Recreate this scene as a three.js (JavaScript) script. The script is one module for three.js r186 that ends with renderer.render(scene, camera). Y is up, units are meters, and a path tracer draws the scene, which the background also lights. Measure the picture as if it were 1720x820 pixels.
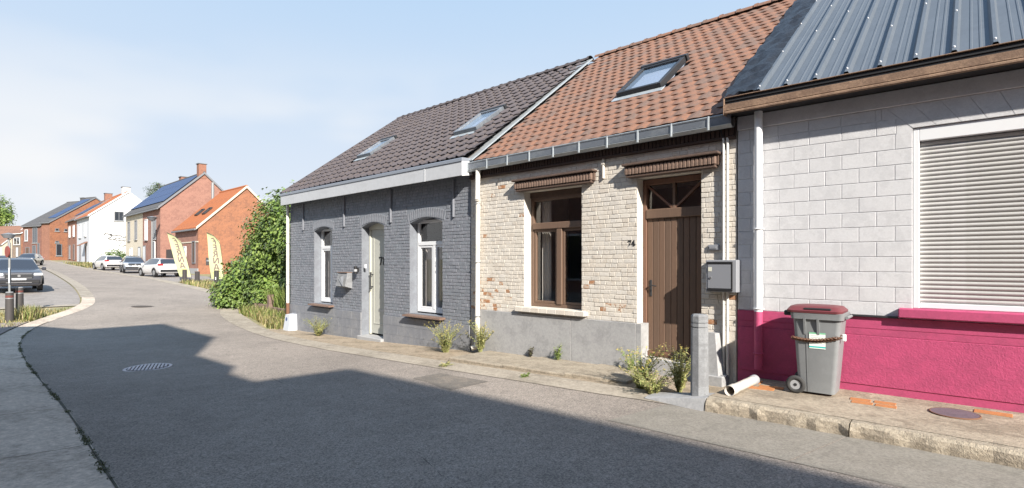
import * as THREE from 'three';
import { mergeGeometries } from 'three/addons/utils/BufferGeometryUtils.js';
import { FontLoader } from 'three/addons/loaders/FontLoader.js';
import { TextGeometry } from 'three/addons/geometries/TextGeometry.js';

// ------------------------------------------------------------------ camera, sky, sun, exposure
const scene = new THREE.Scene();
const camera = new THREE.PerspectiveCamera(2 * Math.atan(410 / 900) * 180 / Math.PI, 1720 / 820, 0.1, 2500);
camera.position.set(0, 1.70, 7.6);
camera.lookAt(-0.68394, 1.70, 7.6 - 0.72954);
camera.setViewOffset(1720, 820, 0, -31, 1720, 820);          // lens shifted so that uprights stay upright
const renderer = new THREE.WebGLRenderer({ antialias: true });
renderer.setSize(1720, 820);
renderer.toneMapping = THREE.LinearToneMapping;
renderer.toneMappingExposure = 2.15;
renderer.shadowMap.enabled = true;
const SUN = new THREE.Vector3(2.35, 1.55, 1).normalize();
const sun = new THREE.DirectionalLight(new THREE.Color().setRGB(1.0, 0.925, 0.82), 4.9);
sun.position.copy(SUN).multiplyScalar(120).add(new THREE.Vector3(-15, 0, 0));
sun.target.position.set(-15, 0, 0);
sun.castShadow = true;
Object.assign(sun.shadow.camera, { left: -80, right: 80, top: 80, bottom: -80, near: 1, far: 320 });
sun.shadow.mapSize.set(4096, 4096);
sun.shadow.radius = 1.6;
scene.add(sun, sun.target);

// ------------------------------------------------------------------ random numbers and noise
function rng(seed) { let a = seed >>> 0; return () => { a = (a + 0x6d2b79f5) | 0; let t = Math.imul(a ^ (a >>> 15), 1 | a); t = (t + Math.imul(t ^ (t >>> 7), 61 | t)) ^ t; return ((t ^ (t >>> 14)) >>> 0) / 4294967296; }; }
const lerp = (a, b, t) => a + (b - a) * t, clamp = (x, a = 0, b = 1) => Math.min(b, Math.max(a, x));
const sstep = (a, b, x) => { const t = clamp((x - a) / (b - a)); return t * t * (3 - 2 * t); };
function noiseField(n, seed, octaves) {                      // tileable, about 0..1
  const out = new Float32Array(n * n); let total = 0;
  octaves.forEach(([p, amp], o) => {
    const r = rng(seed * 977 + o * 131 + 7), lat = new Float32Array(p * p).map(() => r()); total += amp;
    for (let y = 0; y < n; y++) {
      const fy = y / n * p, y0 = Math.floor(fy), ty = fy - y0, sy = ty * ty * (3 - 2 * ty), ra = y0 * p, rb = ((y0 + 1) % p) * p;
      for (let x = 0; x < n; x++) {
        const fx = x / n * p, x0 = Math.floor(fx), tx = fx - x0, sx = tx * tx * (3 - 2 * tx), x1 = (x0 + 1) % p;
        const a = lat[ra + x0] + (lat[ra + x1] - lat[ra + x0]) * sx, b = lat[rb + x0] + (lat[rb + x1] - lat[rb + x0]) * sx;
        out[y * n + x] += (a + (b - a) * sy) * amp;
      }
    }
  });
  for (let i = 0; i < out.length; i++) out[i] /= total;
  return out;
}
const toByte = (v) => Math.round(255 * Math.pow(clamp(v), 1 / 2.2));
function dataTex(n, fn, metres, srgb = true) {
  const d = new Uint8Array(n * n * 4);
  for (let i = 0; i < n * n; i++) {
    const c = fn(i);
    if (srgb) { d[4 * i] = toByte(c[0]); d[4 * i + 1] = toByte(c[1]); d[4 * i + 2] = toByte(c[2]); } else d[4 * i] = d[4 * i + 1] = d[4 * i + 2] = Math.round(255 * clamp(c));
    d[4 * i + 3] = 255;
  }
  const t = new THREE.DataTexture(d, n, n);
  t.wrapS = t.wrapT = THREE.RepeatWrapping; t.magFilter = THREE.LinearFilter; t.minFilter = THREE.LinearMipmapLinearFilter; t.generateMipmaps = true;
  if (srgb) t.colorSpace = THREE.SRGBColorSpace;
  t.repeat.set(1 / metres, 1 / metres); t.needsUpdate = true;
  return t;
}
const mixc = (a, b, t) => [lerp(a[0], b[0], t), lerp(a[1], b[1], t), lerp(a[2], b[2], t)];
const scalec = (a, k) => [a[0] * k, a[1] * k, a[2] * k];

// ------------------------------------------------------------------ sky: thin air with a few low clouds
{
  const w = 1024, h = 512, px = new Float32Array(w * h * 4), cf = noiseField(512, 5, [[4, 1], [8, .6], [16, .35], [32, .2], [64, .1]]);
  for (let y = 0; y < h; y++) for (let x = 0; x < w; x++) {
    const el = ((y + .5) / h - .5) * Math.PI, az = ((x + .5) / w - .5) * 2 * Math.PI, e = Math.max(0, el) / (Math.PI / 2);
    let c = e < .1 ? mixc([.93, .955, .985], [.75, .845, .975], e / .1) : e < .3 ? mixc([.75, .845, .975], [.53, .72, .96], (e - .1) / .2) : mixc([.53, .72, .96], [.28, .50, .85], clamp((e - .3) / .5));
    const n = cf[(Math.floor(clamp(e * 3.0) * 380) % 512) * 512 + Math.floor(((az / (2 * Math.PI) + .5) * 512 * 3)) % 512];
    c = mixc(c, [1.0, 1.0, 1.0], sstep(.38, .62, n) * sstep(.26, .05, e) * .9);
    if (el < 0) c = [.36, .34, .32];
    const i = 4 * (y * w + x); px[i] = c[0] * .45; px[i + 1] = c[1] * .45; px[i + 2] = c[2] * .45; px[i + 3] = 1;
  }
  const sky = new THREE.DataTexture(px, w, h, THREE.RGBAFormat, THREE.FloatType);
  sky.mapping = THREE.EquirectangularReflectionMapping; sky.magFilter = THREE.LinearFilter; sky.colorSpace = THREE.LinearSRGBColorSpace; sky.needsUpdate = true;
  scene.background = sky; scene.environment = sky;
}

// ------------------------------------------------------------------ materials
const NF = { coarse: noiseField(512, 1, [[3, 1], [6, .7], [12, .4]]), mid: noiseField(512, 2, [[8, 1], [16, .8], [32, .6], [64, .4]]), fine: noiseField(512, 3, [[64, 1], [128, .9], [256, .8]]), grit: noiseField(512, 4, [[128, .6], [256, 1]]), blot: noiseField(512, 9, [[5, 1], [11, .8], [23, .6], [47, .4], [97, .3]]) };
function mottled(base, o = {}) {                              // one colour map: base with patches, grain and specks
  const { other = scalec(base, .7), amount = .35, fine = .18, metres = 2, lo = .45, hi = .62, n = 512, salt = 0 } = o;
  return dataTex(n, (i) => {
    const j = (i + salt * 7919) % (n * n);
    const p = sstep(lo, hi, NF.blot[j] * .6 + NF.mid[i] * .4) * amount;
    return scalec(mixc(base, other, p), 1 + (NF.fine[i] - .5) * fine * 2.4 + (NF.coarse[j] - .5) * fine * .8);
  }, metres);
}
const bumpRough = dataTex(512, (i) => NF.mid[i] * .5 + NF.fine[i] * .5, .5, false);
const bumpFine = dataTex(512, (i) => NF.fine[i] * .55 + NF.grit[i] * .45, .35, false);
const bumpStipple = dataTex(512, (i) => NF.fine[i] * .8 + NF.mid[i] * .2, 1.0, false);
const bumpLump = dataTex(512, (i) => NF.blot[i] * .55 + NF.mid[i] * .45, .8, false);
function mat(map, o = {}) {
  const m = new THREE.MeshPhysicalMaterial({ roughness: .9, metalness: 0, ...o });
  if (Array.isArray(map)) m.color.setRGB(...map); else if (map) m.map = map;
  return m;
}
const M = {};
// asphalt: dark binder, paler worn stones
{
  const n = 2048, r = rng(11), c8 = noiseField(n, 21, [[3, 1], [7, .8], [15, .5]]), g = noiseField(n, 22, [[512, .6], [1024, 1]]), m = noiseField(n, 23, [[40, 1], [90, .8], [200, .5]]);
  const map = dataTex(n, (i) => {
    const st = g[i], base = .218 + (c8[i] - .5) * .11 + (m[i] - .5) * .07 - .07 * sstep(.66, .76, c8[i] * .6 + m[i] * .4), k = base * (1 + (st - .5) * 1.5) + (r() < .006 ? .16 : 0);
    return [k * 1.16, k * 1.01, k * .88];
  }, 7);
  M.asphalt = mat(map, { roughness: .93, bumpMap: bumpFine, bumpScale: .003 });
}
M.concreteGutter = mat(mottled([.34, .30, .245], { other: [.22, .19, .15], amount: .6, fine: .3, metres: 2.2, salt: 3 }), { bumpMap: bumpRough, bumpScale: .006 });
M.gutterOld = mat(mottled([.55, .465, .385], { other: [.38, .315, .255], amount: .65, fine: .34, metres: 2.6, salt: 5 }), { bumpMap: bumpRough, bumpScale: .007 });
M.pavement = mat(mottled([.33, .28, .215], { other: [.21, .17, .125], amount: .75, fine: .34, metres: 1.9, salt: 11 }), { bumpMap: bumpRough, bumpScale: .008 });
M.kerb = mat(mottled([.34, .295, .23], { other: [.22, .185, .14], amount: .7, fine: .38, metres: .9, salt: 13 }), { bumpMap: bumpRough, bumpScale: .012 });
M.dirt = mat(mottled([.35, .285, .21], { other: [.23, .185, .125], amount: .8, fine: .36, metres: 1.5, salt: 17 }), { bumpMap: bumpRough, bumpScale: .015 });
M.ground = mat(mottled([.22, .21, .10], { other: [.30, .25, .15], amount: .9, fine: .3, metres: 5, salt: 19 }), {});
M.paver = mat(mottled([.27, .245, .225], { other: [.20, .18, .165], amount: .7, fine: .25, metres: 2 }), {});
M.paverDark = mat(mottled([.27, .225, .205], { other: [.20, .165, .15], amount: .7, fine: .3, metres: 1 }), {});
M.blueStone = mat(mottled([.34, .343, .35], { other: [.255, .258, .265], amount: .6, fine: .14, metres: 1.7, salt: 23 }), { roughness: .8, bumpMap: bumpFine, bumpScale: .0015 });
M.bollard = mat(mottled([.235, .245, .26], { other: [.16, .165, .175], amount: .6, fine: .2, metres: .8 }), { bumpMap: bumpFine, bumpScale: .002 });
M.cream = mat(mottled([.60, .565, .51], { other: [.52, .48, .42], amount: .5, fine: .1, metres: .9, salt: 29 }), { bumpMap: bumpLump, bumpScale: .006 });
M.creamB = mat(mottled([.58, .54, .485], { other: [.50, .45, .385], amount: .6, fine: .13, metres: .7, salt: 31 }), { bumpMap: bumpLump, bumpScale: .008 });
M.creamC = mat(mottled([.575, .545, .50], { other: [.49, .46, .415], amount: .6, fine: .12, metres: .8, salt: 33 }), { bumpMap: bumpLump, bumpScale: .007 });
M.bareBrick = mat(mottled([.36, .17, .075], { other: [.50, .44, .37], amount: .8, fine: .2, metres: .3 }), { bumpMap: bumpRough, bumpScale: .004 });
M.chipped = mat(mottled([.57, .52, .45], { other: [.36, .20, .115], amount: 1, lo: .5, hi: .55, fine: .18, metres: .55, salt: 41 }), { bumpMap: bumpLump, bumpScale: .008 });
M.greyPaint = mat(mottled([.182, .20, .23], { other: [.145, .155, .182], amount: .6, fine: .13, metres: .8, salt: 43 }), { roughness: .75, bumpMap: bumpLump, bumpScale: .006 });
M.greyPaintB = mat(mottled([.20, .212, .245], { other: [.155, .164, .19], amount: .6, fine: .15, metres: .7, salt: 47 }), { roughness: .75, bumpMap: bumpLump, bumpScale: .006 });
M.greyPlinth = mat(mottled([.185, .195, .22], { other: [.235, .24, .252], amount: .6, fine: .14, metres: 1.1, salt: 51 }), { roughness: .8, bumpMap: bumpFine, bumpScale: .002 });
M.whiteBlock = mat(mottled([.55, .555, .575], { other: [.47, .475, .495], amount: .55, fine: .07, metres: 1.1, salt: 53 }), { roughness: .8, bumpMap: bumpFine, bumpScale: .0022 });
M.whiteBlockB = mat(mottled([.565, .57, .59], { other: [.48, .485, .505], amount: .6, fine: .08, metres: .9, salt: 57 }), { roughness: .8, bumpMap: bumpFine, bumpScale: .003 });
M.pink = mat(mottled([.43, .056, .150], { other: [.36, .05, .13], amount: .8, fine: .1, metres: 1.3, salt: 59 }), { roughness: .65, bumpMap: bumpFine, bumpScale: .002 });
M.pinkRough = mat(mottled([.43, .056, .150], { other: [.37, .05, .132], amount: .8, fine: .1, metres: 1.0, salt: 61 }), { roughness: .65, bumpMap: bumpStipple, bumpScale: .004 });
M.white = mat([.66, .675, .70], { roughness: .45 });
M.whiteDirty = mat(mottled([.66, .64, .60], { other: [.50, .47, .42], amount: .5, fine: .08, metres: .8, salt: 63 }), { roughness: .5 });
M.slat = mat(mottled([.44, .435, .43], { other: [.37, .365, .355], amount: .7, fine: .07, metres: 1.7, salt: 121 }), { roughness: .45 });
M.fasciaGrey = mat(mottled([.46, .475, .50], { other: [.40, .41, .43], amount: .5, fine: .05, metres: 2 }), { roughness: .5 });
M.zincDark = mat(mottled([.17, .19, .22], { other: [.24, .26, .28], amount: .6, fine: .08, metres: .8 }), { roughness: .45, metalness: .35 });
M.zinc = mat(mottled([.40, .44, .47], { other: [.30, .33, .36], amount: .6, fine: .1, metres: .6 }), { roughness: .45, metalness: .3 });
M.friezeBrick = mat(mottled([.06, .034, .026], { other: [.04, .026, .02], amount: .7, fine: .25, metres: .4 }), { bumpMap: bumpRough, bumpScale: .004 });
M.lintelBrick = mat(mottled([.19, .125, .095], { other: [.13, .085, .065], amount: .7, fine: .25, metres: .3 }), { bumpMap: bumpRough, bumpScale: .003 });
M.lintelDark = mat(mottled([.10, .062, .046], { other: [.07, .045, .035], amount: .7, fine: .25, metres: .4 }), {});
const woodTex = (a, b, seed) => { const r = rng(seed), rows = new Float32Array(512).map(() => r()); return dataTex(512, (i) => { const x = i % 512, y = (i - x) / 512; const g = rows[(x + Math.floor(NF.coarse[i] * 22)) % 512] * .5 + NF.fine[((y >> 4) * 512 + x) % 262144] * .5; return mixc(a, b, clamp(g)); }, .6); };
M.doorWood = mat(woodTex([.155, .095, .062], [.085, .052, .036], 3), { roughness: .7, bumpMap: bumpFine, bumpScale: .001 });
M.doorWoodB = mat(woodTex([.18, .108, .07], [.10, .058, .038], 5), { roughness: .7, bumpMap: bumpFine, bumpScale: .001 });
M.frameWood = mat(woodTex([.17, .105, .07], [.105, .066, .046], 7), { roughness: .55 });
M.redWood = mat(woodTex([.19, .092, .056], [.115, .06, .04], 8), { roughness: .6 });
M.boardWood = mat(mottled([.235, .15, .098], { other: [.15, .09, .058], amount: .8, fine: .25, metres: .9 }), { roughness: .75, bumpMap: bumpRough, bumpScale: .004 });
M.black = mat([.012, .012, .014], { roughness: .6 });
M.blackRubber = mat(mottled([.009, .0095, .012], { other: [.016, .017, .02], amount: .6, fine: .2, metres: .5 }), { roughness: .4, bumpMap: bumpLump, bumpScale: .025 });
M.darkMetal = mat([.035, .037, .042], { roughness: .5, metalness: .3 });
M.metalRoof = mat(mottled([.088, .105, .128], { other: [.075, .090, .110], amount: .6, fine: .06, metres: 2.4 }), { roughness: .5 });
const tileSet = (cols, salt) => cols.map((c, k) => mat(mottled(c, { other: mixc(scalec(c, .8), [.13, .10, .085], .6), amount: .85, fine: .2, metres: .5, salt: salt + k * 3 }), { roughness: .85, bumpMap: bumpFine, bumpScale: .002 }));
M.orangeTiles = tileSet([[.232, .112, .069], [.222, .112, .072], [.208, .112, .076], [.245, .116, .068], [.185, .111, .082]], 71);
M.greyTiles = tileSet([[.070, .059, .065], [.079, .067, .073], [.064, .054, .060]], 91);
M.glass = new THREE.MeshPhysicalMaterial({ color: 0xffffff, transmission: 1, thickness: 0, roughness: .015, ior: 1.5, specularIntensity: 1 });
M.roomDark = mat([.10, .09, .085], {});
M.curtain = mat([.62, .60, .55], { roughness: 1 });
M.steel = mat([.42, .42, .43], { roughness: .35, metalness: .8 });
M.boxGrey = mat([.20, .21, .235], { roughness: .5 });
M.boxPale = mat([.33, .34, .36], { roughness: .5 });
M.sage = mat(mottled([.42, .425, .385], { other: [.37, .375, .34], amount: .4, fine: .05, metres: 1 }), { roughness: .5 });
M.sageLight = mat([.56, .56, .48], { roughness: .5 });
M.sillBrown = mat(mottled([.20, .125, .092], { other: [.13, .085, .065], amount: .7, fine: .2, metres: .4 }), { roughness: .6 });
M.pvc = mat(mottled([.56, .53, .49], { other: [.42, .38, .33], amount: .5, fine: .1, metres: .3 }), { roughness: .45 });
M.floorTile = mat(mottled([.42, .175, .06], { other: [.30, .125, .05], amount: .7, fine: .2, metres: .3 }), { roughness: .7 });
M.coverMetal = mat(mottled([.16, .14, .165], { other: [.11, .10, .115], amount: .6, fine: .2, metres: .3 }), { roughness: .6, metalness: .3 });
M.castIron = mat(mottled([.58, .53, .54], { other: [.42, .38, .39], amount: .6, fine: .2, metres: .3 }), { roughness: .55, metalness: .35 });
M.binGrey = mat(mottled([.20, .212, .222], { other: [.175, .185, .195], amount: .5, fine: .04, metres: .8 }), { roughness: .5 });
M.binLid = mat([.14, .032, .04], { roughness: .5 });
M.rust = mat([.15, .075, .045], { roughness: .85 });
M.farBrick = mat(mottled([.265, .125, .085], { other: [.20, .095, .065], amount: .8, fine: .3, metres: 1.6, salt: 101 }), { bumpMap: bumpRough, bumpScale: .01 });
M.farBrickOrange = mat(mottled([.29, .125, .068], { other: [.20, .09, .055], amount: .8, fine: .32, metres: 1.4, salt: 103 }), {});
M.farBrickBrown = mat(mottled([.20, .095, .075], { other: [.15, .075, .06], amount: .8, fine: .25, metres: 1.6, salt: 105 }), {});
M.farBrickPink = mat(mottled([.29, .15, .115], { other: [.23, .115, .09], amount: .8, fine: .25, metres: 1.6, salt: 107 }), {});
M.farCream = mat(mottled([.56, .51, .42], { other: [.48, .43, .35], amount: .5, fine: .1, metres: 2 }), {});
M.farWhite = mat(mottled([.60, .60, .605], { other: [.55, .55, .555], amount: .5, fine: .05, metres: 3 }), {});
M.farGreyWhite = mat([.50, .52, .56], {});
M.farOrangeRoof = mat(mottled([.37, .115, .035], { other: [.28, .09, .035], amount: .7, fine: .25, metres: 1.3 }), {});
M.farGreyRoof = mat(mottled([.085, .085, .09], { other: [.06, .06, .065], amount: .7, fine: .25, metres: 1.3 }), {});
M.farBrownRoof = mat(mottled([.22, .115, .08], { other: [.14, .08, .06], amount: .7, fine: .25, metres: 1.3 }), {});
M.solar = mat([.045, .075, .16], { roughness: .5, specularIntensity: .4 });
M.darkGlass = mat([.03, .035, .045], { roughness: .08, clearcoat: 1, clearcoatRoughness: .03 });
M.shutterGrey = mat([.16, .17, .19], { roughness: .6 });
M.leafMat = mat(null, { roughness: .6, transmission: .35, thickness: 0, side: THREE.DoubleSide, vertexColors: true });
M.stemMat = mat([.27, .28, .11], {});
M.bark = mat(mottled([.12, .085, .06], { fine: .3, metres: .5 }), { bumpMap: bumpRough, bumpScale: .02 });
M.oldWood = mat(mottled([.20, .135, .11], { other: [.13, .09, .075], amount: .8, fine: .3, metres: .4 }), {});
M.postDark = mat([.05, .045, .045], { roughness: .7 });
M.redPaint = mat([.22, .045, .035], { roughness: .5 });
M.galv = mat([.27, .28, .29], { roughness: .5, metalness: .4 });

// ------------------------------------------------------------------ geometry helpers (flat-faced, uv in metres)
function metreUV(g0) {
  const g = g0.index ? g0.toNonIndexed() : g0, p = g.attributes.position, uv = new Float32Array(p.count * 2);
  if (!g.attributes.normal) g.computeVertexNormals();
  const a = new THREE.Vector3(), b = new THREE.Vector3(), c = new THREE.Vector3();
  for (let i = 0; i < p.count; i += 3) {
    a.fromBufferAttribute(p, i); b.fromBufferAttribute(p, i + 1).sub(a); c.fromBufferAttribute(p, i + 2).sub(a); b.cross(c);
    const x = Math.abs(b.x), y = Math.abs(b.y), z = Math.abs(b.z);
    for (let k = i; k < i + 3; k++) {
      const X = p.getX(k), Y = p.getY(k), Z = p.getZ(k);
      if (z >= x && z >= y) { uv[2 * k] = X; uv[2 * k + 1] = Y; } else if (x >= y) { uv[2 * k] = Z; uv[2 * k + 1] = Y; } else { uv[2 * k] = X; uv[2 * k + 1] = Z; }
    }
  }
  g.setAttribute('uv', new THREE.BufferAttribute(uv, 2));
  return g;
}
function soup(tris, smooth = false) {                         // [[p,q,r],...] -> geometry
  const pos = new Float32Array(tris.length * 9); let o = 0;
  for (const t of tris) for (const p of t) { pos[o++] = p[0]; pos[o++] = p[1]; pos[o++] = p[2]; }
  const g = new THREE.BufferGeometry(); g.setAttribute('position', new THREE.BufferAttribute(pos, 3)); g.computeVertexNormals();
  return metreUV(g);
}
const quad = (a, b, c, d) => [[a, b, c], [a, c, d]];
function box(x0, x1, y0, y1, z0, z1, c = 0) {                 // box, chamfered by c
  if (c <= 0) { const g = new THREE.BoxGeometry(x1 - x0, y1 - y0, z1 - z0); g.translate((x0 + x1) / 2, (y0 + y1) / 2, (z0 + z1) / 2); return metreUV(g); }
  const X = [x0, x1], Y = [y0, y1], Z = [z0, z1], t = [], s = [1, -1];
  const P = (i, j, k, ax) => [X[i] + (ax === 0 ? 0 : s[i] * c), Y[j] + (ax === 1 ? 0 : s[j] * c), Z[k] + (ax === 2 ? 0 : s[k] * c)];
  const put = (a, b, d, e, flip) => t.push(...(flip ? quad(e, d, b, a) : quad(a, b, d, e)));
  for (const i of [0, 1]) {
    put(P(i, 0, 0, 0), P(i, 0, 1, 0), P(i, 1, 1, 0), P(i, 1, 0, 0), i === 1);
    put(P(0, i, 0, 1), P(1, i, 0, 1), P(1, i, 1, 1), P(0, i, 1, 1), i === 1);
    put(P(0, 0, i, 2), P(0, 1, i, 2), P(1, 1, i, 2), P(1, 0, i, 2), i === 1);
    for (const j of [0, 1]) {
      put(P(i, j, 0, 0), P(i, j, 1, 0), P(i, j, 1, 1), P(i, j, 0, 1), (i === 0) !== (j === 1));
      put(P(i, 0, j, 0), P(i, 1, j, 0), P(i, 1, j, 2), P(i, 0, j, 2), (i === 1) !== (j === 1));
      put(P(0, i, j, 1), P(1, i, j, 1), P(1, i, j, 2), P(0, i, j, 2), (i === 0) !== (j === 1));
      for (const k of [0, 1]) { const a = P(i, j, k, 0), b = P(i, j, k, 1), d = P(i, j, k, 2); t.push((i + j + k) % 2 ? [a, b, d] : [a, d, b]); }
    }
  }
  return soup(t);
}
const merge = (list) => mergeGeometries(list.map((g) => { const h = g.index ? g.toNonIndexed() : g; for (const k of Object.keys(h.attributes)) if (!['position', 'normal', 'uv', 'color'].includes(k)) h.deleteAttribute(k); return h; }));
function extrudeX(pts, x0, x1) {                              // closed polygon in (z, y) pulled along x
  const s = new THREE.Shape(pts.map(([z, y]) => new THREE.Vector2(z, y))), g = new THREE.ExtrudeGeometry(s, { depth: x1 - x0, bevelEnabled: false });
  g.applyMatrix4(new THREE.Matrix4().set(0, 0, 1, x0, 0, 1, 0, 0, 1, 0, 0, 0, 0, 0, 0, 1));   // (z,y,depth)->(x,y,z): mirrored, so turn faces
  const p = g.attributes.position; for (let i = 0; i < p.count; i += 3) for (let k = 0; k < 3; k++) { const a = p.getComponent(i + 1, k), b = p.getComponent(i + 2, k); p.setComponent(i + 1, k, b); p.setComponent(i + 2, k, a); }
  g.computeVertexNormals(); return metreUV(g);
}
function extrudeZ(pts, z0, z1, holes = []) {                  // closed polygon in (x, y) pulled along z
  const s = new THREE.Shape(pts.map(([x, y]) => new THREE.Vector2(x, y)));
  for (const h of holes) s.holes.push(new THREE.Path(h.map(([x, y]) => new THREE.Vector2(x, y))));
  const g = new THREE.ExtrudeGeometry(s, { depth: z1 - z0, bevelEnabled: false }); g.translate(0, 0, z0); return metreUV(g);
}
function bar(a, b, r, seg = 6, r2 = r) {                      // round bar from a to b
  const A = new THREE.Vector3(...a), B = new THREE.Vector3(...b), L = A.distanceTo(B), g = new THREE.CylinderGeometry(r2, r, L, seg, 1).toNonIndexed();
  g.applyQuaternion(new THREE.Quaternion().setFromUnitVectors(new THREE.Vector3(0, 1, 0), B.clone().sub(A).normalize()));
  g.translate((A.x + B.x) / 2, (A.y + B.y) / 2, (A.z + B.z) / 2); return metreUV(g);
}
function tube(pts, r, seg = 10, steps = 24) { const c = new THREE.CatmullRomCurve3(pts.map((p) => new THREE.Vector3(...p)), false, 'catmullrom', .15); return metreUV(new THREE.TubeGeometry(c, steps, r, seg).toNonIndexed()); }
function frame(x0, x1, y0, y1, w, z0, z1, c = .004) { return merge([box(x0, x0 + w, y0, y1, z0, z1, c), box(x1 - w, x1, y0, y1, z0, z1, c), box(x0 + w, x1 - w, y0, y0 + w, z0, z1, c), box(x0 + w, x1 - w, y1 - w, y1, z0, z1, c)]); }

// ------------------------------------------------------------------ object helpers
const counts = {};
const numbered = (n) => { const k = counts[n] = (counts[n] ?? -1) + 1; return k ? `${n}_${String(k).padStart(3, '0')}` : n; };
function tag(o, label, category, group, kind) { if (label) o.userData.label = label; if (category) o.userData.category = category; if (group) o.userData.group = group; if (kind) o.userData.kind = kind; return o; }
function thing(name, label, category, pos = [0, 0, 0], turn = 0, group) { const o = new THREE.Group(); o.name = numbered(name); o.position.set(...pos); o.rotation.y = turn; scene.add(o); return tag(o, label, category, group); }
function part(name, geo, material, parent = scene, label) { const m = new THREE.Mesh(geo, material); m.name = parent === scene ? numbered(name) : name; m.castShadow = m.receiveShadow = true; parent.add(m); if (label) m.userData.label = label; return m; }
function solo(name, geo, material, label, category, group) { return tag(part(name, geo, material), label, category, group); }
function structure(name, geo, material, label) { return tag(part(name, geo, material), label, null, null, 'structure'); }

// ------------------------------------------------------------------ ground: a street that dips, then climbs
const HX = [-900, -400, -200, -150, -120, -100, -80, -50, -36.5, -28, -22, -17, -12, -8.35, -2.8, 3, 60];
const HY = [5, 4.2, 3.1, 2.5, 2.05, 1.6, 1.15, .56, .22, -.15, -.38, -.42, -.31, -.17, -.03, 0, 0];
function curve(xs, ys) {                                      // monotone cubic through the points
  const n = xs.length, d = [], m = [];
  for (let i = 0; i < n - 1; i++) d.push((ys[i + 1] - ys[i]) / (xs[i + 1] - xs[i]));
  for (let i = 0; i < n; i++) m.push(i === 0 ? d[0] : i === n - 1 ? d[n - 2] : d[i - 1] * d[i] <= 0 ? 0 : 2 / (1 / d[i - 1] + 1 / d[i]));
  return (x) => { if (x <= xs[0]) return ys[0]; if (x >= xs[n - 1]) return ys[n - 1]; let i = 0; while (xs[i + 1] < x) i++; const h = xs[i + 1] - xs[i], t = (x - xs[i]) / h, t2 = t * t, t3 = t2 * t; return (2 * t3 - 3 * t2 + 1) * ys[i] + (t3 - 2 * t2 + t) * h * m[i] + (-2 * t3 + 3 * t2) * ys[i + 1] + (t3 - t2) * h * m[i + 1]; };
}
const Hs = curve(HX, HY), GX = [];
for (let x = -900; x < -200; x += 50) GX.push(x);
for (let x = -200; x < -60; x += 5) GX.push(x);
for (let x = -60; x <= 60.001; x += .5) GX.push(x);
const GY = GX.map(Hs);
function H(x) { if (x <= GX[0]) return GY[0]; if (x >= 60) return GY[GY.length - 1]; let lo = 0, hi = GX.length - 1; while (hi - lo > 1) { const m = (lo + hi) >> 1; if (GX[m] <= x) lo = m; else hi = m; } return lerp(GY[lo], GY[hi], (x - GX[lo]) / (GX[hi] - GX[lo])); }
function sheet(x0, x1, za, zb, off, nz = 1) {                 // strip of ground between z = za(x) and zb(x)
  const f = (v) => (typeof v === 'function' ? v : () => v), A = f(za), B = f(zb), xs = [x0, ...GX.filter((x) => x > x0 + 1e-6 && x < x1 - 1e-6), x1], t = [];
  for (let i = 0; i + 1 < xs.length; i++) for (let k = 0; k < nz; k++) {
    const q = (x, u) => { const z = lerp(A(x), B(x), u / nz), o = typeof off === 'function' ? off(u / nz) : off; return [x, H(x) + o, z]; };
    t.push(...quad(q(xs[i], k), q(xs[i], k + 1), q(xs[i + 1], k + 1), q(xs[i + 1], k)));
  }
  return soup(t);
}
const zRight = curve([-200, -125, -94, -67, -55, -47, -39, -31.9, -28, -25, -22.65, -19.2, -16.5, -13.9, -11, -8, -4.3, -3, 60], [-7.5, -4.8, -3.7, -2.9, -2.8, -2.9, -2.6, -2.4, -1.6, -.7, .07, .79, 1.17, 1.43, 1.59, 1.68, 1.62, 1.5, 1.3]);
const zLeft = curve([-200, -125, -90, -75, -46, -35.4, -29.8, -27.2, -25, -22.8, -20.3, -18, -14.8, -8.8, -5.2, 60], [-6, -2.2, -.54, -.17, 1.44, 2.26, 2.93, 3.69, 4.67, 5.5, 6.02, 6.26, 6.38, 6.51, 6.66, 8.3]);
structure('ground', sheet(-900, 60, -500, 400, -.03, 2), M.ground, 'dry grassy ground stretching beyond the street');
structure('road', sheet(-200, 60, (x) => zRight(x) - .02, (x) => zLeft(x) + .02, 0, 3), M.asphalt, 'grey asphalt road bending away between the houses');
structure('pavement', sheet(-17.2, -2.6, -.35, (x) => zRight(x) - .44, .012, 2), M.dirt, 'sandy weathered pavement along the grey painted house');
structure('gutter_strip', sheet(-25.2, -2.9, (x) => zRight(x) - .45 - .25 * sstep(-16, -21, x), (x) => zRight(x) + .03, (u) => .03 - .022 * u, 2), M.concreteGutter, 'pale concrete edging strip curving past the hedge');
{
  const g = tag(new THREE.Group(), 'worn concrete gutter along the shaded side of the road', null, null, 'structure'); g.name = 'concrete_gutter'; scene.add(g);
  for (let x = -32; x < 14; x += 2.3) part('gutter_length', sheet(x, x + 2.286, (q) => zLeft(q) - .02, (q) => zLeft(q) + lerp(.46, .72, sstep(-24, -14, q)), (u) => .008 + .03 * u, 2), M.gutterOld, g);
}
structure('gutter_strip', sheet(-95, -32, (x) => zLeft(x) - .02, (x) => zLeft(x) + .5, (u) => .008 + .03 * u, 1), M.concreteGutter, 'concrete edging strip beside the parking bay');
structure('gutter_strip', sheet(-120, -30.5, (x) => zRight(x) - .5, (x) => zRight(x) + .03, (u) => .03 - .022 * u, 1), M.concreteGutter, 'pale edging strip beside the row of parked cars');
structure('pavement', sheet(-24, 14, (x) => zLeft(x) + lerp(.47, .73, sstep(-24, -14, x)), 8.7, .06, 1), M.paverDark, 'dark paved footway on the shaded side of the road');
structure('parking_bay', sheet(-75, -29, (x) => zLeft(x) + .52, 8.2, -.012, 1), M.paver, 'grey paved parking bay with a dark car');
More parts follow.
